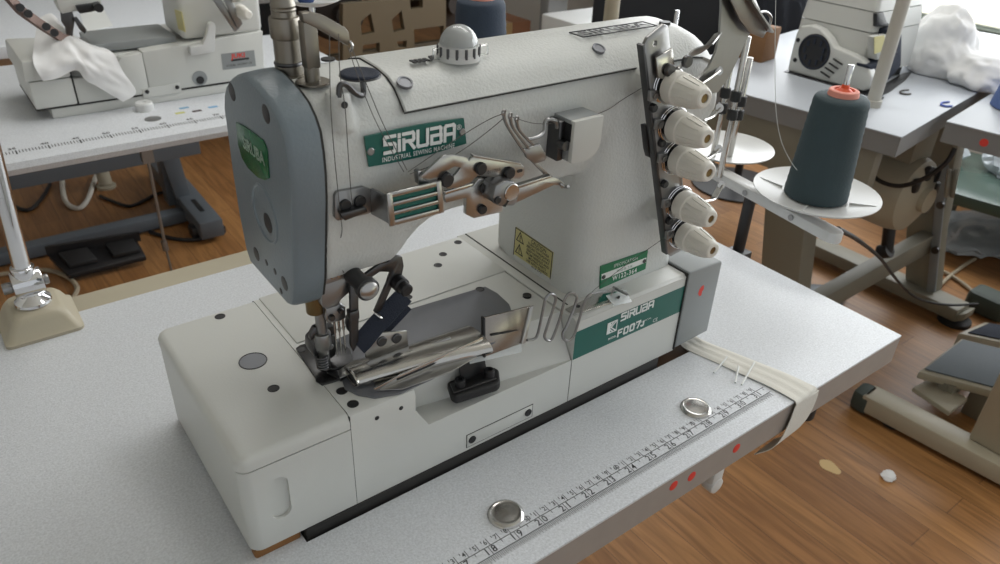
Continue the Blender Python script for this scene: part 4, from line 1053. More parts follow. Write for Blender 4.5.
for px, py in ((752, 190), (803, 213)):
    p = at(px, py, Z=70)
    q = r0 + d * ((p - r0).dot(d)) + n * -11.5
    q.z = 68; obj('rail_screw', B().lathe(q, -n, [(4, 0), (4, 1.4), (0, 1.6)], 16), M['satin'], rl)
sc = r0 + d * 60; sc.z = 62
b = B().cyl((sc.x, sc.y, -34), (sc.x, sc.y, 63), 8, seg=18).box(558.2, sc.x + 14, sc.y - 14, sc.y + 14, -44, -22, 2)
obj('post', b, M['black'], st, label='black post clamped to the table edge')
rods = [(747, 36, 722, 165), (738, 43, 714, 150), (752, 58, 731, 150)]
ZR = 90
for i, (ax_, ay, bx_, by) in enumerate(rods):
    p = at(bx_, by, Z=ZR - 8 * 0)
    tp = at(ax_, ay, X=p.x); top = Vector((p.x, p.y, tp.z))
    obj('rod', B().cyl((p.x, p.y, 72), top, 4.2, seg=18, bv=.8), M['steel'], st)
    for f in (.47, .60):
        q = Vector((p.x, p.y, 72 + (tp.z - 72) * f))
        b = B().cyl(q - Vector((0, 0, 7)), q + Vector((0, 0, 7)), 7.0, seg=20, bv=1)
        obj('clip', b, M['rubber'], st)
cbase = at(803, 205, Z=86)
cone('large dark teal thread cone standing on the white plate in front', Vector((PC.x, PC.y, 86.6)), 131, 39, 32, M['cone'])
b = B().cyl((PC.x, PC.y, 218), (PC.x, PC.y, 254), 3.6, seg=16, bv=.8)
obj('spindle', b, M['chrome'], st)
obj('spindle_tip', B().lathe((PC.x, PC.y, 219.6), (0, 0, 1), [(11, 0), (10, 3), (4.8, 7), (4.2, 11)], 24), M['orange'], st, label='orange spindle collar')
thread('pale slack thread hanging beside the large dark cone', [at(776, -20, Y=170), at(775, 60, Y=170), at(776, 110, Y=170), at(781, 140, Y=165), at(790, 160, Y=160), at(797, 170, Y=150)], .35, 5, M['silver'])

# stand behind the machine: only its top shows over the arm
bs = thing('thread_stand', 'thread stand behind the machine with its plates hidden by the arm', 'thread stand', (430, 600, -760))
b = B().cyl((430, 604, -752), (430, 604, 70), 9, seg=18)
obj('post', b, M['beige'], bs)
obj('base', B().lathe((430, 604, -760), (0, 0, 1), [(160, 0), (160, 6), (150, 9), (12, 12)], 40), M['beige'], bs)
obj('rail', B().box(140, 470, 590, 616, 62, 76, 2), M['plastic_white'], bs)
obj('riser', B().cyl((156, 602, 76), (156, 602, 280), 4, seg=14), M['chrome'], bs)
obj('spindle', B().cyl((416, 603, 76), (416, 603, 98), 4, seg=14), M['chrome'], bs)
dsh = D(318, 6, 1.0); dsh = Vector((156, 602, 284))
NT = D(481, 0, 1.15); nb = Vector((NT.x, NT.y, NT.z - 150))
tray(bs, dsh, 36, 6); tray(bs, nb, 62, 6)
cone('navy thread cone with pink core showing above the machine arm', nb + Vector((0, 0, 4)), 148, 45, 35, mat('navy_thread', (44, 56, 72), .75, bump=.4, bscale=350, vary=.12, vscale=30))
cone('small blue thread cone on the little white dish behind the steel column', Vector((149, 602, 285)), 60, 10, 8, mat('blue_thread', (52, 72, 120), .75, vary=.1, vscale=40), core=False)
SPp = D(675, 27, 1.42)
b = B().cyl((SPp.x, SPp.y, -700), (SPp.x, SPp.y, SPp.z + 28), 4, seg=16, bv=.8).lathe((SPp.x, SPp.y, -760), (0, 0, 1), [(34, 0), (34, 6), (6, 30)], 30)
ss = thing('spindle_stand', 'chrome spindle with orange tip peeking over the right end of the arm', 'spindle stand', (SPp.x, SPp.y, -760))
obj('spindle', b, M['chrome'], ss)
obj('collar', B().lathe((SPp.x, SPp.y, SPp.z - 8), (0, 0, 1), [(10, 0), (9, 5), (4.6, 10)], 20), M['orange'], ss)
PB = D(612, 8, 1.6)
tag(obj('stand_pole', B().cyl((PB.x, PB.y, -759.9), (PB.x, PB.y, 620), 15, seg=22).lathe((PB.x, PB.y, -760), (0, 0, 1), [(100, 0), (100, 6), (16, 10)], 36), M['beige']), 'thick beige pole rising behind the machine arm', 'pole')

# ================================================================== LEFT BACKGROUND: table with ruler and second machine
ZB = -30
t = thing('sewing_table', 'grey white table with centimetre ruler under the machine with red label', 'table', (-200, 1330, -760))
b = B().prism([(-900, y, z) for y, z in ((1122, ZB - 30), (1112, ZB - 26), (1107, ZB - 15), (1110, ZB - 4), (1121, ZB), (1720, ZB), (1720, ZB - 30))], (1460, 0, 0), 0)
obj('tabletop', b, M['laminate'], t)
b = B()
for k in range(-40, 120):
    x = -163 + k * 5.0
    if x < -420 or x > 450: continue
    big = k % 10 == 0
    b.box(x - .6 - .5 * big, x + .6 + .5 * big, 1142 - (5 if big else 0), 1156, ZB + .05, ZB + .3)
    if big and 0 <= 35 + k // 10 * 5 < 95:
        b.text(str(35 + k // 10 * 5), (x - 4, 1166, ZB + .05), (1, 0, 0), (0, 1, 0), 13, .2, bold=.02)
obj('ruler_print', b, M['ink'], t)
p = at(153, 119, Z=ZB); obj('cap', B().lathe((p.x, p.y, ZB), (0, 0, 1), [(15, 0), (15, 1), (12, 2), (0, 2)], 30), M['satin'], t)
for k, (px, py, c) in enumerate(((184, 108, (120, 160, 190)), (197, 111, (90, 80, 80)), (213, 107, (120, 165, 200)), (180, 113, (190, 190, 120)))):
    p = at(px, py, Z=ZB); obj('mark', B().box(p.x - 9, p.x + 9, p.y - 5, p.y + 5, ZB + .05, ZB + .3), mat('printed_mark', c, .6), t)
fx = M['frame_grey'] = mat('grey_steel_frame', (88, 94, 100), .45)
for x in (-700, 450):
    obj('leg', B().box(x - 25, x + 25, 1350, 1420, -700, -60).box(x - 25, x + 25, 1160, 1680, -742, -700, 3).box(x - 25, x + 25, 1160, 1680, -66, -60.2, 2), fx, t)

# second machine, same kind of flatbed, cut by the frame's top edge
YF = 1290
P = M['smooth']
m2 = thing('sewing_machine', 'white flatbed machine with red and silver label at upper left, cloth under its needle', 'sewing machine', (120, 1390, ZB))
def L2_(px, py): return at(px, py, Y=YF)
b = B().prism([(-104, YF, -8), (-33, YF, -8), (-33, YF, 43), (-104, YF, 43)], (0, 190, 0), 3).prism([(-110, YF - 1, 44), (-33, YF - 1, 44), (-33, YF - 1, 76), (-106, YF - 1, 82)], (0, 192, 0), 4)
obj('bed_end_block', b, P, m2)
b = B().prism([(-31, YF, -8), (98, YF, -8), (98, YF, 72), (60, YF, 68), (34, YF, 40), (-31, YF, 40)], (0, 20, 0), 2).box(-31, 98, YF + 18, YF + 190, -8, 70, 2)
obj('bed_body', b, P, m2)
b = B().prism([(98.5, YF, -8), (336, YF, -8), (340, YF, 60), (344, YF, 88), (98.5, YF, 74)], (0, 190, 0), 3)
bb2 = obj('bed_front_panel', b, P, m2)
obj('base_strip', B().box(-80, 335, YF + 2, YF + 180, ZB + .1, -10, 2), P, m2)
obj('bed_seam', B().box(-33, -31, YF + .5, YF + 185, -8, 66).box(-104, 336, YF + .6, YF + 186, -11, -8), M['groove'], m2)
b = B().box(20, 175, YF + 30, YF + 150, 74, 90, 3)
obj('cloth_plate', b, M['cover_grey'], m2)
obj('column', B().prism([(180, YF + 8, 84), (345, YF + 2, 84), (350, YF + 8, 230), (186, YF + 14, 230)], (0, 120, 0), 12, 3), P, m2)
obj('caution_sticker', B().prism([at(175, 9, X=183), at(182, 12, X=182), at(186, 32, X=181), at(179, 29, X=182)], (-1.5, 0, 0)), M['yellow'], m2)
l0, l1, l2, l3 = L2_(221, 54), L2_(254, 50), L2_(256, 66), L2_(223, 70)
lb = obj('label', B().prism([v + Vector((0, -.5, 0)) for v in (l0, l1, l2, l3)], (0, 1, 0)), M['cover_grey'], m2, label='silver label with red lettering')
ux = (l1 - l0).normalized(); uz = (l0 - l3).normalized(); lc = (l0 + l1 + l2 + l3) / 4
obj('red_lettering', B().text('JUKI', lc + uz * 9 - Vector((0, .6, 0)), ux, uz, 13, .3, bold=.03, sx=1.2), M['red'], lb)
obj('black_lettering', B().prism([lc + ux * a + uz * c - Vector((0, .8, 0)) for a, c in ((-16, -1), (22, -1), (22, 3), (-16, 3))], (0, .4, 0)).text('MODEL  PATENT CE', lc - uz * 9 - Vector((0, .6, 0)), ux, uz, 6, .3), M['ink'], lb)
p = L2_(200, 80)
b = B().lathe((p.x, YF - .5, p.z + 4), (0, -1, 0), [(15, 0), (15, .8), (12, 1), (10, .6), (0, .6)], 30)
obj('oil_window', b, M['cover_grey'], m2)
obj('window_pupil', B().lathe((p.x, YF - 1, p.z), (0, -1, 0), [(8, 0), (8, 1), (0, 1)], 24), M['black'], m2)
b = B().pxy([(142, 89), (180, 82.5), (182, 92), (144, 98)], YF - 1.2, 1.2)
ip2 = obj('inspection_plate', b, P, m2)
for px, py in ((147, 91.5), (177, 87)):
    p = L2_(px, py); screw('screw', p.x, YF - 1, p.z, 4, ip2)
b = B().pxy([(190, 47), (203, 45), (207, 34), (209, 24), (213, 22), (216, 26), (215, 52), (191, 56)], YF - 14, 14, 2)
obj('side_bracket', b, M['plastic_white'], m2)
# tension bar and two knobs high on the right
b = B().pxy([(213, 0), (219, -4), (240, 28), (235, 32)], YF - 22, 5, 1).pxy([(222, -4), (230, -4), (243, 24), (238, 29)], YF - 28, 4, 1)
obj('tension_plate', b, M['satin'], m2)
for px, py in ((250, 16), (243, -2)):
    p = at(px - 10, py - 4, Y=YF - 18)
    obj('tension_knob', B().lathe(p, (.12, -1, .02), [(16, 0), (16, 2), (13, 3), (13, 16), (9, 34), (7, 36), (3, 36)], 24), M['knob'], m2)
# head parts hanging in from above
b = B().pxy([(55, -6), (100, -8), (102, 6), (88, 10), (72, 12), (62, 14), (58, 6)], YF + 30, 40, 2)
obj('head', b, P, m2)
b = B().pxy([(76, 6), (92, 4), (100, 2), (102, 10), (92, 12), (80, 14)], YF + 20, 14, 2).cyl(at(97, 6, Y=YF + 24), at(99, 8, Y=YF + 5), 8)
obj('presser_lever', b, M['black'], m2)
b = B().pxy([(61, 12), (72, 9), (75, 20), (72, 42), (68, 44), (66, 28), (62, 22)], YF + 34, 10, 1.5).pxy([(73, 18), (77, 17), (87, 30), (85, 34), (80, 30)], YF + 30, 6, 1)
obj('presser_foot', b, M['dsteel'], m2)
b = B().bar([at(4, -8, Y=YF + 10), at(20, 10, Y=YF + 20), at(40, 24, Y=YF + 26), at(62, 38, Y=YF + 32), at(80, 43, Y=YF + 36)], 16, 8, (0, .3, 1))
bn = obj('binder_arm', b, mat('brown_binder', (112, 92, 84), .45, .4), m2, label='long brown binder arm')
for px, py in ((20, 8), (28, 14), (46, 27), (54, 33)):
    p = at(px, py, Y=YF + 12); obj('binder_screw', B().lathe(p, (0, -1, .3), [(7, 0), (7, 8), (0, 8)], 14), M['black'], bn)
# white cloth under its needle
def quad_sheet(b, T, Bt, Lf, Rt, nu=16, nv=16, amp=3, seed=0, thick=.8):
    T, Bt, Lf, Rt = [curve(c, 8) for c in (T, Bt, Lf, Rt)]
    def s(c, u):
        f = u * (len(c) - 1); i = min(int(f), len(c) - 2); return c[i].lerp(c[i + 1], f - i)
    rows = []
    for j in range(nv + 1):
        v = j / nv; row = []
        for i in range(nu + 1):
            u = i / nu
            p = s(T, u) * (1 - v) + s(Bt, u) * v + s(Lf, v) * (1 - u) + s(Rt, v) * u - (T[0] * (1 - u) * (1 - v) + T[-1] * u * (1 - v) + Bt[0] * (1 - u) * v + Bt[-1] * u * v)
            k = noise.noise(Vector((u * 3.2 + seed, v * 3.2, seed * 1.7))) + .5 * noise.noise(Vector((u * 8 + seed, v * 7, 3)))
            e = min(1, 4 * min(u, 1 - u, v, 1 - v) + .3)
            row.append(p + Vector((0, -1, .6)).normalized() * amp * k * e)
        rows.append(row)
    b.sheet(rows, thick)
    return b
Yt = lambda x, y, Y: at(x, y, Y=Y)
b = quad_sheet(B(), [Yt(38, 19, 1400), Yt(52, 14, 1400), Yt(66, 30, 1350), Yt(86, 43, 1330), Yt(100, 46, 1330)],
               [Yt(43, 81, 1278), Yt(58, 78, 1276), Yt(76, 70, 1278), Yt(86, 80, 1276), Yt(100, 88, 1274), Yt(123, 102, 1272)],
               [Yt(38, 19, 1400), Yt(35, 40, 1350), Yt(33, 62, 1284), Yt(43, 81, 1278)],
               [Yt(100, 46, 1330), Yt(114, 54, 1284), Yt(123, 72, 1276), Yt(136, 92, 1272), Yt(123, 102, 1272)], 26, 26, 9, 2.3)
tag(obj('cloth', b, M['cloth'], None, 70), 'white cloth draped over the bed of the machine with red label', 'cloth')
# round machine foot on the table in front of it, loose paper behind
p = at(143, 108, Z=ZB)
tag(obj('round_stop', B().lathe((p.x, p.y - 14, ZB + .1), (0, 0, 1), [(17, 0), (17, 13), (15, 16), (5, 16), (4.6, 14.5), (0, 14.5)], 32), M['plastic_white']), 'round white stop on the table in front of the machine with red label', 'stop')
def flat_sheet(px, Z, h=.4):
    return B().prism([at(x, y, Z=Z) for x, y in px], (0, 0, h))
tag(obj('paper', flat_sheet([(80, 12), (104, 10), (113, 26), (85, 32)], ZB + .2), M['white']), 'printed leaflet lying on the table behind the draped cloth', 'paper')
# far steel table with modesty panel, pedal on its lower beam
t = thing('work_table', 'far table with grey steel frame and a black pedal on its lower beam', 'table', (-200, 2300, -760))
obj('tabletop', B().box(-1300, 470, 1900, 2620, -60, -30, 3), M['laminate'], t)
obj('apron', B().box(-1300, 400, 2150, 2180, -492, -330, 2), fx, t)
obj('beam', B().box(-1300, 340, 2215, 2265, -752, -712, 3), fx, t)
b = B().prism([at(158, 150, Y=2270), at(176, 146, Y=2270), at(196, 212, Y=2270), at(183, 216, Y=2270)], (0, 120, 0), 2).box(300, 352, 2300, 2360, -720, -60, 2)
obj('leg', b, fx, t)
f0, f1 = at(183, 200, Z=-742), at(214, 238, Z=-742)
dd = (f1 - f0).normalized(); nn = Vector((-dd.y, dd.x, 0))
obj('foot', B().prism([f0 - dd * 300 + nn * 38, f0 - dd * 300 - nn * 38, f1 - nn * 38, f1 + nn * 38], (0, 0, 62), 5), fx, t)
obj('foot_slot', B().prism([(f0 + dd * 150) + nn * 8, (f0 + dd * 150) - nn * 8, (f0 + dd * 260) - nn * 8, (f0 + dd * 260) + nn * 8], (0, 0, 62.6)), M['black'], t)
obj('leg', B().box(-1250, -1190, 2050, 2600, -760, -700).box(-1250, -1190, 2300, 2360, -700, -60), fx, t)
obj('levelling_pad', B().cyl((395, 2095, -760), (395, 2095, -742), 26), M['black'], t)
p0, p1, p2, p3 = at(48, 255, Z=-700), at(136, 238, Z=-700), at(146, 256, Z=-730), at(68, 275, Z=-730)
pd = obj('pedal', B().prism([p0, p1, p2, p3], (0, 0, -16), 3), M['black'], t, label='black rubber treadle pedal')
for a, c in ((.08, .42), (.62, .96)):
    b = B().prism([p0.lerp(p1, a).lerp(p3.lerp(p2, a), .15) + Vector((0, 0, 1)), p0.lerp(p1, c).lerp(p3.lerp(p2, c), .15) + Vector((0, 0, 1)), p0.lerp(p1, c).lerp(p3.lerp(p2, c), .8) + Vector((0, 0, 1)), p0.lerp(p1, a).lerp(p3.lerp(p2, a), .8) + Vector((0, 0, 1))], (0, 0, 14), 3)
    obj('tread', b, M['rubber'], pd)
obj('pedal_hinge', B().bar([at(46, 251, Z=-690), at(140, 236, Z=-690)], 30, 12, (0, 0, 1)), M['black'], pd)
# pull rod and cords on the floor
q0, q1 = at(148, 160, Y=1135), at(170, 282, Y=1135)
b = B().cyl(q0, at(165, 245, Y=1135), 3.2, seg=10).cyl(at(165, 245, Y=1135), (q1.x + 14, 1135, -560), 2.4, seg=10).cyl(at(163.5, 241, Y=1135), at(166, 250, Y=1135), 6, seg=12)
b.box(q0.x - 10, q0.x + 10, 1128, 1146, q0.z - 4, ZB - 30.2)
tag(obj('pull_rod', b, M['satin']), 'thin steel pull rod hanging from the ruler table', 'rod')
def cord(lbl, pts, r, m, grp=None, Z=-754):
    tag(obj('cord', B().tube([at(x, y, Z=Z + 0 * i) if len((x, y)) == 2 else None for i, (x, y) in enumerate(pts)], r, 8, 6), m), lbl, 'cord', grp)
M['wcord'] = mat('white_cord', (206, 202, 192), .6); M['bcord'] = mat('black_cord', (36, 34, 34), .5); M['gcord'] = mat('tan_cord', (164, 152, 130), .6)
cord('white cord looping across the wooden floor under the far steel table', [(62, 180), (64, 197), (70, 206), (80, 208), (88, 199), (93, 185), (96, 176)], 9, M['wcord'])
cord('thin dark cord curving from beside the white loop to the grey steel leg', [(100, 196), (115, 202), (130, 206), (145, 200), (160, 193), (185, 192)], 6, M['bcord'])
cord('black cord on the floor beside the chrome lamp pole', [(8, 203), (24, 210), (34, 207), (44, 195), (50, 184)], 7, M['bcord'])
cord('pale cord curling towards the lamp foot', [(-4, 275), (20, 272), (45, 270), (66, 276), (77, 287), (74, 297), (70, 306)], 7, M['gcord'])
cord('dark cable plugged in at the end of the grey steel foot', [(150, 232), (170, 238), (190, 240), (205, 238)], 7, M['bcord'])
p = at(196, 228, Z=-730)
tag(obj('power_plug', B().box(p.x - 22, p.x + 22, p.y - 30, p.y + 20, -759.9, -715, 8), M['black']), 'small black plug lying beside the grey steel foot', 'plug')
p = at(106, 185, Z=-750)
b = B().lathe((p.x, p.y, -760), (0, 0, 1), [(34, 0), (34, 10), (26, 14)], 24).cyl((p.x, p.y, -746), (p.x - 12, p.y + 60, -330), 24, seg=18)
tag(obj('floor_tube', b, M['beige']), 'beige tube standing on the floor behind the white cord', 'tube')

# ================================================================== RIGHT BACKGROUND: two tables in a row, overlock machine, cloth, pedals
A1 = at(902, 137, Z=0)
def rot_xf(o, deg):
    return Matrix.Translation(Vector(o)) @ Matrix.Rotation(math.radians(deg), 4, 'Z')
X1_ = rot_xf(A1, 8)
M['lam_grey'] = mat('pale_grey_laminate', (172, 177, 184), .38, bump=.05, bscale=500, vary=.04, vscale=300)
M['edge_grey'] = mat('grey_table_edge', (128, 128, 128), .5)
M['taupe'] = mat('taupe_steel_panel', (134, 130, 116), .5)
t = thing('sewing_table', 'grey topped table at the window carrying the white overlock machine', 'table', (A1.x + 500, A1.y + 300, -760))
obj('tabletop', B(X1_).box(0, 1150, 0, 560, -3, 0, .8), M['lam_grey'], t)
obj('core_edge', B(X1_).box(1, 1149, 1, 559, -42, -3), M['edge_grey'], t)
obj('apron', B(X1_).box(20, 60, 40, 520, -150, -42.2, 2), M['taupe'], t, label='taupe apron under the table end')
# legs: taupe panels, foot bars along the depth, stretcher between them
p = at(930, 240, X=2030)
def onx(pts, X): return [at(x, y, X=X) for x, y in pts]
lt = onx([(913, 140), (948, 140), (940, 232), (934, 294), (900, 294), (906, 232)], 2030)
for v in lt[:2]: v.z = -42.5
for v in lt[3:5]: v.z = -701
lg = obj('leg', B().prism(lt, (50, 0, 0), 3), M['taupe'], t)
lp = onx([(938, 165), (948, 165), (940, 240), (935, 292), (926, 292), (931, 240)], 2022)
obj('leg_post', B().prism(lp, (8, 0, 0), 2), M['cover_grey'], lg)
b = B().box(1990, 2070, 350, 860, -742, -700, 6).prism([(1992, 352, -742), (2068, 352, -742), (2060, 330, -728), (2000, 330, -728)], (0, 0, 26), 4)
obj('foot', b, M['taupe'], lg)
obj('foot_pad', B().lathe((2030, 362, -759.9), (0, 0, 1), [(46, 0), (46, 12), (36, 18)], 24), M['rubber'], lg)
for px, py in ((941, 205), (936, 250)):
    q = at(px, py, X=2021); obj('leg_bolt', B().cyl((2022, q.y, q.z), (2014, q.y, q.z), 11), M['dsteel'], lg)
ln_ = onx([(764, 130), (812, 130), (805, 312), (764, 312)], 1340)
ln_[0].z = ln_[1].z = -42.5; ln_[2].z = ln_[3].z = -701
b = B().prism(ln_, (60, 0, 0), 3).box(1330, 1400, 400, 900, -742, -700, 6)
for y in (440, 860): b.cyl((1365, y, -759.9), (1365, y, -742), 24)
obj('leg', b, M['taupe'], t)
s0, s1 = at(795, 322, Y=500), at(936, 242, Y=500)
obj('stretcher', B().prism([s0 + Vector((0, 0, 28)), s1 + Vector((0, 0, 34)), s1 - Vector((0, 0, 34)), s0 - Vector((0, 0, 28))], (0, 40, 0), 3), M['taupe'], t)
# clutch motor under the top
mp = at(893, 188, X=1560)
mo = thing('clutch_motor', 'round beige clutch motor hanging under the table by the window', 'motor', (mp.x, mp.y, mp.z))
b = B().lathe(mp + Vector((0, 120, 0)), (0, -1, 0), [(40, 0), (80, 10), (92, 30), (95, 80), (95, 150), (88, 176), (60, 190), (30, 196), (30, 210), (0, 210)], 36)
obj('housing', b, M['beige'], mo)
obj('motor_bracket', B().box(mp.x - 50, mp.x + 50, mp.y - 40, mp.y + 110, mp.z + 85, -42.6, 3), M['taupe'], mo)
for k in range(5):
    a = -.6 + k * .75
    c = mp + Vector((64 * math.cos(a), -68, 64 * math.sin(a)))
    obj('vent', B().box(c.x - 11, c.x + 11, c.y - 8, c.y + 8, c.z - 17, c.z + 17, 5), M['black'], mo)
obj('belt_pulley', B().lathe(mp + Vector((40, -96, 40)), (.5, -1, .2), [(34, 0), (34, 6), (28, 10), (34, 14), (34, 20), (0, 20)], 28), M['taupe'], mo)
pts = [at(868, 166, X=1430), at(878, 180, X=1425), at(900, 186, X=1425), at(925, 178, X=1430), at(946, 163, X=1440), at(955, 148, X=1450)]
tag(obj('cord', B().tube(pts, 5, 8, 6), M['bcord']), 'black cord looped under the motor by the window', 'cord')
b = B().cyl(at(893, 200, X=1700), at(886, 256, X=1700), 16, seg=16).cyl(at(890, 250, X=1695), at(880, 252, X=1695), 20, seg=14)
b.cyl(at(893, 200, X=1700), at(893, 200, X=1700) + Vector((0, 0, 200)), 8, seg=10)
tag(obj('damper', b, M['black']), 'black damper tube hanging below the clutch motor', 'damper')

# overlock machine
mx = thing('overlock_machine', 'white overlock machine with round black cooling vent on the table by the window', 'sewing machine', (1530, 610, 0))
SP = [(787, 70), (792, 48), (796, 33), (801, 26), (811, 25), (821, 29), (829, 38), (834, 47), (851, 54), (862, 60), (868, 67), (871, 77), (869, 88), (863, 91.5), (828, 82.5), (788, 74)]
pol = [at(x, y, X=1392) for x, y in SP]
for v in pol: v.z = max(v.z, 1.8)
b = B().prism(pol, (26, 0, 0), 5, 3)
sc_ = obj('side_cover', b, P, mx)
c = at(814, 52, X=1391)
b = B().lathe((c.x + .6, c.y, c.z), (-1, 0, 0), [(40, 0), (40, 1), (37, 2), (34, .8), (0, .8)], 36)
ft = obj('fan_opening', b, M['black'], sc_)
b = B()
for k in range(9):
    a = 2 * PI * k / 9; b.box(c.x - 2.4, c.x - .6, c.y + 24 * math.cos(a) - 2.5, c.y + 24 * math.cos(a) + 2.5, c.z + 24 * math.sin(a) - 6, c.z + 24 * math.sin(a) + 6)
b.torus((c.x - 1.4, c.y, c.z), (1, 0, 0), 36.5, 1.6, 32, 6)
obj('fan_blades', b, M['strap'], ft)
for k in range(4):
    a, e = at(821 + k * 4.2, 71.5 - k * 4.3, X=1391.4), at(830 + k * 4.2, 77.5 - k * 4.3, X=1391.4)
    obj('slot', B().bar([a, e], 7, 2.4, (-1, 0, .0)), M['black'], sc_)
for px, py in ((798, 40), (795, 60)):
    q = at(px, py, X=1391.6); obj('screw', B().lathe((1392.5, q.y, q.z), (-1, 0, 0), [(5, 0), (5, 1.4), (0, 1.2)], 16), M['black'], sc_)
def tier(z0, z1, i0, i1, nm, m=P, y0=548, y1=735, x1=1640):
    b = B(); rings = []
    for z, i in ((z0, i0), (z1, i1)):
        rings.append([(x, y, z) for x, y in rrect(1419 + i * .6, x1 - i, y0 + i * .6, y1 - i * .5, 10)])
    return obj(nm, b.loft(rings), m, mx)
tier(0.2, 26, 0, 0, 'base', M['groove'], 560, 725, 1632)
tier(24, 118, 0, 6, 'lower_body')
tier(120, 160, 5, 12, 'middle_body')
tier(162, 330, 12, 60, 'upper_body')
obj('body_seam', B().box(1428, 1630, 557, 722, 117, 121).box(1432, 1622, 562, 718, 159, 163), M['groove'], mx)
q = at(876, 45, Y=540)
b = B().prism([at(866, 35, Y=546), at(886, 32, Y=546), at(888, 52, Y=546), at(866, 58, Y=546)], (0, -26, 0), 6)
sb = obj('switch_box', b, P, mx)
obj('box_panel', B().prism([at(874, 37, Y=519), at(884, 35, Y=519), at(885, 50, Y=519), at(874, 54, Y=519)], (0, -1.2, 0)), M['yellow'], sb, label='pale yellow panel')
b = B().prism([at(877, 14, Y=540), at(884, 12, Y=540), at(887, 22, Y=540), at(890, 24, Y=540), at(888, 27, Y=540), at(877, 27, Y=540)], (0, 10, 0), 2)
obj('lever', b, M['black'], mx)
b = B().prism([at(893, 30, Y=520), at(903, 28, Y=520), at(902, 66, Y=520), at(890, 80, Y=520), at(871, 85, Y=520), at(869, 66, Y=520), at(885, 60, Y=520)], (0, 34, 0), 6)
obj('looper_cover', b, M['strap'], mx, label='dark looper cover')
q = at(853, 44, X=1440); 
b = B().prism([at(846, 56, X=1418), at(857, 53, X=1418), at(857, 60, X=1418), at(846, 59, X=1418)], (-3, 0, 0)); obj('side_vent', b, M['black'], mx)
obj('table_pad', B().prism([at(x, y, Z=.1) for x, y in ((784, 72), (792, 68), (872, 90), (884, 98), (880, 102), (868, 96))], (0, 0, 1.5)), M['black'], mx)
obj('table_pad', B().prism([at(x, y, Z=.1) for x, y in ((872, 92), (902, 74), (912, 72), (906, 80), (890, 92), (878, 98))], (0, 0, 1.5)), M['black'], mx)
# beige pole in front of it
q = at(872, 106, Z=0)
b = B().cyl((q.x, q.y, 0.1), (q.x, q.y, 420), 13.5, seg=22).cyl((q.x, q.y, .1), (q.x, q.y, 14), 17, seg=22)
sp_ = tag(obj('stand_pole', b, mat('pale_grey_enamel', (188, 185, 176), .4)), 'beige thread stand pole in front of the overlock machine', 'pole')
for px, py, nm in ((907, 93, 'thread clipping on the grey table near the beige pole'), (948, 105, 'blue thread bit on the grey table near the cloth heap')):
    q = at(px, py, Z=0)
    tag(obj('thread_clipping', B().tube([(q.x + 22 * math.cos(a) , q.y + 12 * math.sin(a), 2.2) for a in (.6, 1.6, 2.6, 3.6, 4.4)], 2, 6, 4), M['thread'] if px < 940 else mat('blue_clip', (90, 110, 190), .7)), nm, 'thread')

# heap of white cloth
def lump(b, c, r, seed, sub=5):
    tb = bmesh.new(); bmesh.ops.create_icosphere(tb, subdivisions=sub, radius=1)
    for v in tb.verts:
        d = v.co.copy()
        f = 1 + .22 * noise.noise(d * 1.3 + Vector((seed, 0, 0)))
        fold = 1 - abs(noise.noise(Vector((d.x * 2.1 + seed, d.y * 2.1, d.z * 1.3)))) * 2
        fold2 = 1 - abs(noise.noise(Vector((d.x * 4.6 + seed, d.y * 4.4, d.z * 3.1 + 7)))) * 2
        f += .16 * fold + .08 * fold2 + .1 * abs(math.sin(math.atan2(d.y, d.x) * 3.5 + seed + 2.2 * d.z)) * (1 - abs(d.z))
        v.co = Vector((d.x * r[0], d.y * r[1], d.z * r[2])) * f + Vector(c)
        v.co.z = max(v.co.z, c[2] * 0 + b.zmin + (.3 * abs(noise.noise(d * 9))))
    b.merge(tb); return b
q1, q2, q3 = at(944, 50, X=1735), at(965, 62, X=1600), at(995, 80, X=1640)
b = B(); b.zmin = .2
lump(b, (q1.x, q1.y + 8, 55), (60, 66, 84), 3.1); lump(b, (q1.x - 10, q1.y - 8, 30), (62, 70, 56), 5.5); lump(b, (q2.x + 115, q2.y - 10, 22), (70, 80, 40), 8.7); lump(b, (1770, 420, 16), (80, 84, 32), 14.2)
cl = B(); cl.bm.free(); cl = b.fuse(5, 2)
tag(obj('cloth_heap', b, M['cloth'], None, 80), 'heap of crumpled white cloth on the table beside the window', 'cloth')

# second table nearer the front, with blue cone
A2 = at(938, 120, Z=3)
A2 = Vector((1362, 322, 3))
t = thing('sewing_table', 'grey topped table at the right edge with a red dot on its side', 'table', (1900, 40, -760))
X2_ = rot_xf((A2.x, A2.y, 0), 8)
obj('tabletop', B(X2_).box(0, 1150, -560, -2, 0, 3, .8), M['lam_grey'], t)
obj('core_edge', B(X2_).box(1, 1149, -559, -3, -40, 0), M['edge_grey'], t)
q = X2_.inverted() @ at(987, 136, X=1378)
obj('sticker_dot', B(X2_).lathe((1.2, q.y, -20), (-1, 0, 0), [(8, 0), (8, .5), (0, .6)], 18), M['red'], t, label='small red dot sticker on the table edge')
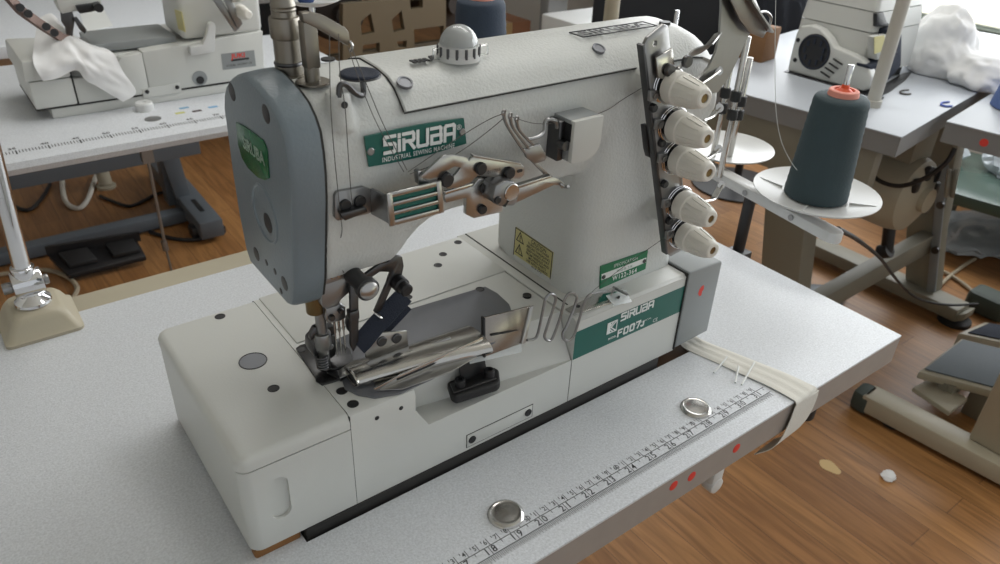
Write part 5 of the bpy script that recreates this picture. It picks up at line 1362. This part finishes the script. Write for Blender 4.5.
# beige frame of that table: foot bar, post, brace
b = B().prism([at(868, 381, Z=-700), at(876, 375, Z=-700), at(1002, 434, Z=-700), at(1060, 466, Z=-700), at(1030, 490, Z=-700), at(1000, 470, Z=-700)], (0, 0, -46), 4)
f0, f1 = Vector((1420, 300, -700)), Vector((1470, -260, -700))
dd = (f1 - f0).normalized(); nn = Vector((-dd.y, dd.x, 0))
b = B().prism([f0 + nn * 33, f0 - nn * 33, f1 - nn * 33, f1 + nn * 33], (0, 0, -48), 5)
ft_ = obj('foot', b, M['beige'], t)
obj('foot_cap', B().prism([f0 - dd * 26 + nn * 30, f0 - dd * 26 - nn * 30, f0 + dd * 22 - nn * 36, f0 + dd * 22 + nn * 36], (0, 0, -56), 12), mat('dark_green_rubber', (62, 70, 64), .7), ft_, label='dark green rubber foot cap')
for k in (-.02, .98):
    c_ = f0.lerp(f1, .15 + k * .7); obj('levelling_pad', B().cyl((c_.x, c_.y, -759.9), (c_.x, c_.y, -747), 24), M['rubber'], ft_)
pb = at(985, 441, Z=-700)
b = B().box(1448, 1530, -110, 68, -699, -40.5, 4)
obj('leg', b, M['beige'], t)
b = B().box(1530, 2200, -90, -40, -560, -500, 3).box(2200, 2280, -300, 60, -748, -700, 4).box(2200, 2270, -140, -20, -700, -40.5, 3)
for y in (-250, 20): b.cyl((2240, y, -759.9), (2240, y, -748), 24)
obj('frame_bar', b, M['beige'], t)
# treadle pedal with grey mat
T = [at(918, 371.5, Z=-655), at(961.5, 338, Z=-640), at(1040, 357, Z=-640), at(1000, 393, Z=-655)]
t3 = T[1] + (T[3] - T[0])
b = B().prism([T[0], T[1], t3, T[3]], (0, 0, -22), 5)
pd = thing('treadle_pedal', 'large beige treadle pedal with grey ribbed mat on the wooden floor', 'pedal', (T[0] + t3) / 2 - Vector((0, 0, 110)))
obj('pedal_frame', b, M['beige'], pd)
def tq(u, v): return T[0] * (1 - u) * (1 - v) + T[1] * u * (1 - v) + t3 * u * v + T[3] * (1 - u) * v
obj('mat', B().prism([tq(.07, .04), tq(.95, .04), tq(.95, .94), tq(.07, .94)], (0, 0, 4), 1.5), mat('grey_pedal_mat', (104, 112, 118), .6, bump=.3, bscale=200), pd)
b = B().prism([at(913, 387, Z=-690), at(930, 378, Z=-690), at(968, 398, Z=-690), at(950, 412, Z=-690)], (0, 0, -14), 2)
obj('pedal_bracket', b, M['beige'], pd)
q = at(947, 388, Z=-690)
obj('pivot', B().cyl((q.x - 20, q.y + 6, -680), (q.x + 30, q.y - 2, -680), 13).box(q.x - 16, q.x + 20, q.y - 20, q.y + 16, -690, -668).box(T[3].x, T[3].x + 60, T[3].y - 10, T[3].y + 60, -759, -678, 3), M['taupe'], pd)
obj('pedal_foot', B().box(T[1].x - 60, T[1].x, T[1].y - 60, T[1].y - 10, -759.8, -664, 3), M['taupe'], pd)
# second pedal beyond, and flat pedal under the window table
T2 = [at(972, 327, Z=-690), at(985, 321, Z=-690), at(1030, 330, Z=-690), at(1015, 338, Z=-690)]
T2 = [at(958, 333, Z=-700), at(985, 321.5, Z=-700), at(1050, 333, Z=-700), at(1030, 348, Z=-700)]
pe = thing('treadle_pedal', 'smaller beige pedal with dark mat just beyond the large treadle pedal', 'pedal', (T2[0] + T2[2]) / 2 - Vector((0, 0, 60)))
obj('pedal_frame', B().prism(T2, (0, 0, -58), 5), M['beige'], pe)
c_ = (T2[0] + T2[1] + T2[2] + T2[3]) / 4
obj('mat', B().prism([c_ + (v - c_) * .8 for v in T2], (0, 0, 4), 1), M['strap'], pe)
T3 = [at(788, 292, Z=-715), at(800, 283, Z=-715), at(851, 286, Z=-715), at(845, 297, Z=-715)]
pf_ = thing('treadle_pedal', 'flat grey pedal lying under the window table behind the cone stand', 'pedal', (T3[0] + T3[2]) / 2 - Vector((0, 0, 45)))
obj('pedal_frame', B().prism(T3, (0, 0, -44.5), 5), M['cover_grey'], pf_)
c_ = (T3[0] + T3[1] + T3[2] + T3[3]) / 4
obj('mat', B().prism([c_ + (v - c_) * .75 for v in T3], (0, 0, 4), 1), M['frame_grey'], pf_)
q = at(990, 304, Z=-730)
tag(obj('rubber_block', B().prism([(q.x + x, q.y + y, -759.9) for x, y in rrect(-46, 46, -60, 60, 20)], (0, 0, 66), 14), bpy.data.materials['dark_green_rubber']), 'dark green rubber block on the floor where the long black cable ends', 'block')
pts = [at(838, 229, Y=100), at(858, 240, X=850), at(880, 258, X=1150), at(893, 275, X=1450), at(908, 292, X=1700), at(925, 301, X=1820), at(950, 305, X=1890), at(978, 304, X=1950)]
tag(obj('cord', B().tube(pts, 3.6, 8, 6), M['bcord']), 'long black cable running from the thread stand down to the floor at right', 'cord')
for pts, lb in ((((935, 268), (950, 275), (965, 285), (980, 298)), 'tan cord crossing the floor behind the long black cable'), (((925, 300), (950, 276), (968, 263), (975, 259)), 'tan strip running up to the plastic bags at right')):
    tag(obj('cord', B().tube([at(x, y, Z=-752) for x, y in pts], 6, 8, 6), M['gcord']), lb, 'cord')
cone('big blue thread cone cut by the right edge of the photo', Vector((1590, 270, 3.2)), 170, 62, 40, mat('blue_cone_thread', (88, 110, 160), .75, bump=.4, bscale=350, vary=.1, vscale=30))
# low green bench with clear bags on it and plastic sheet below
M['bag'] = mat('clear_plastic_bag', (196, 204, 210), .12, alpha=.75, spec=.8)
b0, b1 = at(944, 190, Z=-530), at(1003, 207, Z=-530)
dd = (b1 - b0).normalized(); nn = Vector((-dd.y, dd.x, 0))
if nn.x < 0: nn = -nn
bn = thing('low_bench', 'low dark green bench under the right hand table', 'bench', ((b0 + b1) / 2 + nn * 200 - Vector((0, 0, 230))))
g = mat('dark_green_board', (74, 92, 84), .22)
obj('bench_top', B().prism([b0 - dd * 60, b1 + dd * 500, b1 + dd * 500 + nn * 480, b0 - dd * 60 + nn * 480], (0, 0, -40), 2), g, bn)
for u in (-30, 460):
    for w_ in (30, 440):
        c_ = b0 + dd * u + nn * w_
        obj('leg', B().cyl((c_.x, c_.y, -760), (c_.x, c_.y, -570), 22, seg=14), M['taupe'], bn)
for k, (px, py, rr, lb) in enumerate(((957, 151, (110, 110, 62), 'crumpled clear plastic bag on the green bench, farther one'), (985, 160, (120, 120, 66), 'crumpled clear plastic bag on the green bench, nearer the right edge'))):
    q = at(px, py, Z=-490); b = B(); b.zmin = -529.5
    lump(b, (q.x + 40 - 110 * (k == 0) + 60 * k, q.y + 75 - 190 * k, -502), rr, 4.4 + k * 5, 4)
    tag(obj('plastic_bag', b, M['bag'], None, 30), lb, 'bag')
q = at(985, 228, Z=-740); b = B(); b.zmin = -759.5
lump(b, (q.x - 40, q.y, -750), (200, 130, 36), 30.3, 5)
tag(obj('plastic_sheet', b, M['bag'], None, 30), 'crumpled clear plastic sheet on the floor below the green bench', 'plastic sheet')
q = at(830, 467, Z=-760)
tag(obj('paper_scrap', B().prism([(q.x + 17 * math.cos(a) * (1 + .15 * math.sin(3 * a)), q.y + 26 * math.sin(a), -759.9) for a in [2 * PI * k / 18 for k in range(18)]], (0, 0, .8)), mat('cream_scrap', (206, 178, 128), .7)), 'cream oval scrap on the wooden floor beside the main table', 'scrap')
q = at(888, 477, Z=-760); b = B(); b.zmin = -759.9
lump(b, (q.x, q.y, -756), (16, 13, 8), 3.3, 3)
tag(obj('paper_scrap', b, M['cloth']), 'tiny crumpled white scrap on the wooden floor', 'scrap')

# ================================================================== TOP BACKGROUND: chairs, work stands and boxes behind the arm
ch = D(655, 31, 2.75)
c = thing('office_chair', 'black office chair with rounded back behind the machine arm', 'chair', (ch.x, ch.y, -760))
vd = Vector((ch.x - CM[0], ch.y - CM[1], 0)).normalized(); sd = Vector((vd.y, -vd.x, 0))
rings = []
for off_, g in ((-26, 14), (-20, 4), (0, 0), (20, 4), (26, 14)):
    rings.append([Vector((ch.x, ch.y, 0)) + sd * x + Vector((0, 0, z)) + vd * (off_ + 26 * (x / 190) ** 2 * -1) for x, z in rrect(-215 + g, 215 - g, -330 + g, 56 - g, 75)])
obj('backrest', B().loft(rings), mat('black_fabric', (32, 34, 38), .85, bump=.3, bscale=300), c)
sc2 = Vector((ch.x, ch.y, 0)) - vd * 260
obj('seat', B().prism([sc2 + sd * x + vd * y + Vector((0, 0, -330)) for x, y in rrect(-220, 220, -210, 200, 70)], (0, 0, 70), 14), bpy.data.materials['black_fabric'], c)
obj('column', B().cyl((sc2.x, sc2.y, -690), (sc2.x, sc2.y, -330), 26).box(ch.x - 20, ch.x + 20, ch.y - 20, ch.y + 20, -320, -200), M['black'], c)
for k in range(5):
    a = 2 * PI * k / 5
    b = B().bar([sc2 + Vector((0, 0, -690)), sc2 + Vector((250 * math.cos(a), 250 * math.sin(a), -715))], 30, 40, (0, 0, 1)).ball(sc2 + Vector((250 * math.cos(a), 250 * math.sin(a), -735)), 25, seg=14)
    obj('leg', b, M['black'], c)
M['olive'] = mat('olive_brown_steel', (96, 84, 64), .55)
M['dark'] = mat('dark_brown_stuff', (52, 46, 42), .7)
Yw = 2700
def far_table(lbl, x0, x1, y, edge=M['edge_grey'], frame=M['olive']):
    t = thing('work_table', lbl, 'table', ((x0 + x1) / 2, y + 280, -760))
    obj('tabletop', B().box(x0, x1, y, y + 560, -40, 0, 2), M['lam_grey'], t)
    obj('apron', B().box(x0 + 10, x1 - 10, y + 20, y + 50, -130, -40.3, 2), edge, t)
    for x in (x0 + 110, x1 - 110):
        obj('leg', B().box(x - 60, x + 60, y + 230, y + 290, -700, -40.3, 2).box(x - 36, x + 36, y + 10, y + 550, -760, -700, 4), frame, t)
    obj('beam', B().box(x0 + 170.5, x1 - 170.5, y + 240, y + 280, -560, -420, 2), frame, t)
    return t
ot = far_table('long olive framed work table far behind the machine arm', 700, 2060, 2550)
b = B().pxy([(343, 4), (446, -4), (446, 62), (343, 62)], 2500, 30)
for hole in ([(362, 22), (372, 14), (376, 33), (363, 36)], [(393, 20), (403, 11), (406, 30), (395, 33)], [(364, 46), (381, 43), (381, 53), (364, 54)], [(398, 42), (408, 41), (408, 48), (400, 48)], [(415, 30), (445, 26), (447, 66), (417, 66)], [(411, 0), (424, 0), (424, 8), (412, 10)]):
    b.cut(B().pxy(hole, 2490, 60))
obj('stand_panel', b, M['olive'], ot, label='olive sheet metal stand panel with cut openings')
far_table('grey edged work table behind the navy thread cone', 2140, 3000 - 60, 2300, M['cover_grey'], M['cover_grey'])
for x, lb in ((1180, 'black motor under the far olive table, near its left leg'), (1720, 'black motor under the far olive table, near its right leg')):
    b = B().lathe((x, 2640, -215), (0, 1, 0), [(50, 0), (110, 20), (120, 60), (120, 240), (60, 270)], 26).box(x - 60, x + 60, 2720, 2860, -110, -40.6).cyl((x, 2640, -215), (x, 2600, -215), 46)
    tag(obj('clutch_motor', b, M['dark']), lb, 'motor')
for x, y, sx, sy, h, m, lb in ((1100, 4300, 380, 300, 420, (168, 128, 88), 'cardboard box on the floor beyond the olive table'), (2300, 3100, 300, 260, 330, (150, 104, 74), 'brown cardboard box on the floor beyond the grey edged table')):
    bx = thing('cardboard_box', lb, 'box', (x, y, -760))
    b = B().box(x - sx / 2, x + sx / 2, y - sy / 2, y + sy / 2, -759.9, -760 + h, 2)
    obj('carton', b, mat('cardboard', m, .8, vary=.06, vscale=8), bx)
    obj('parcel_tape', B().box(x - 24, x + 24, y - sy / 2 - .6, y + sy / 2 + .6, -759, -760 + h + .8), mat('parcel_tape', (188, 158, 112), .3), bx)
# white machine standing on the olive table
b = B().box(1000, 1300, 2640, 2840, 0.2, 90, 8).box(1180, 1300, 2660, 2820, 90, 300, 14).box(960, 1300, 2670, 2810, 250, 340, 18).box(960, 1030, 2680, 2800, 150, 260, 10)
t_ = tag(obj('sewing_machine', b, M['cover_grey']), 'grey machine on the far olive table at the top of the photo', 'sewing machine')
# navy garment / chair at the left, dark cabinet behind the red label machine
q = D(155, 10, 4.2)
c2 = thing('chair', 'navy blue upholstered chair behind the machine with red label', 'chair', (q.x, q.y, -760))
nv = mat('navy_fabric', (30, 38, 66), .85, bump=.3, bscale=200)
obj('backrest', B().prism([(q.x - 110 + x, q.y, z) for x, z in rrect(0, 260, q.z - 330, q.z + 260, 40)], (0, 60, 0), 10), nv, c2)
obj('seat', B().box(q.x - 200, q.x + 200, q.y + 62, q.y + 460, q.z - 330, q.z - 260, 20), nv, c2)
for sx in (-170, 170):
    for sy in (90, 430):
        obj('leg', B().cyl((q.x + sx, q.y + sy, -760), (q.x + sx, q.y + sy, q.z - 330), 14), M['black'], c2)
q = at(273, 40, Y=3300)
lk2 = thing('locker', 'dark slate locker right of the machine with red label', 'locker', (q.x, 3320, -760))
sl = mat('dark_slate_metal', (66, 74, 82), .5)
obj('cabinet', B().box(q.x - 50, q.x + 75, 3240, 3440, -760, 300, 6), sl, lk2)
obj('door', B().box(q.x - 44, q.x + 69, 3234, 3239.8, -740, 290, 1), sl, lk2)
# dark garments and brown box right of the chrome guard
q = D(770, 26, 3.1)
b = B(); b.zmin = -420
lump(b, (q.x, q.y, q.z - 120), (110, 170, 330), 5.5, 5)
g2 = thing('coat_stand', 'dark coats hanging on a stand behind the chrome guard', 'coat stand', (q.x, q.y, -760))
obj('coat', b, mat('dark_coat', (40, 44, 52), .9), g2)
obj('pole', B().cyl((q.x, q.y, -750), (q.x, q.y, 300), 16).lathe((q.x, q.y, -760), (0, 0, 1), [(180, 0), (180, 8), (20, 20)], 28), M['black'], g2)
q = at(752, 60, Z=0)
tag(obj('cardboard_box', B(rot_xf((q.x, q.y, 0), 8)).box(-10, 60, -30, 50, .1, 78, 2), mat('brown_carton', (128, 92, 60), .8)), 'small brown carton at the far corner of the window table', 'box')
q = D(590, 12, 3.0)
b = B().box(q.x - 150, q.x + 150, q.y - 100, q.y + 100, -760, q.z - 10, 6)
tag(obj('storage_bin', b, M['plastic_white']), 'white storage bin on the floor left of the black office chair', 'bin')
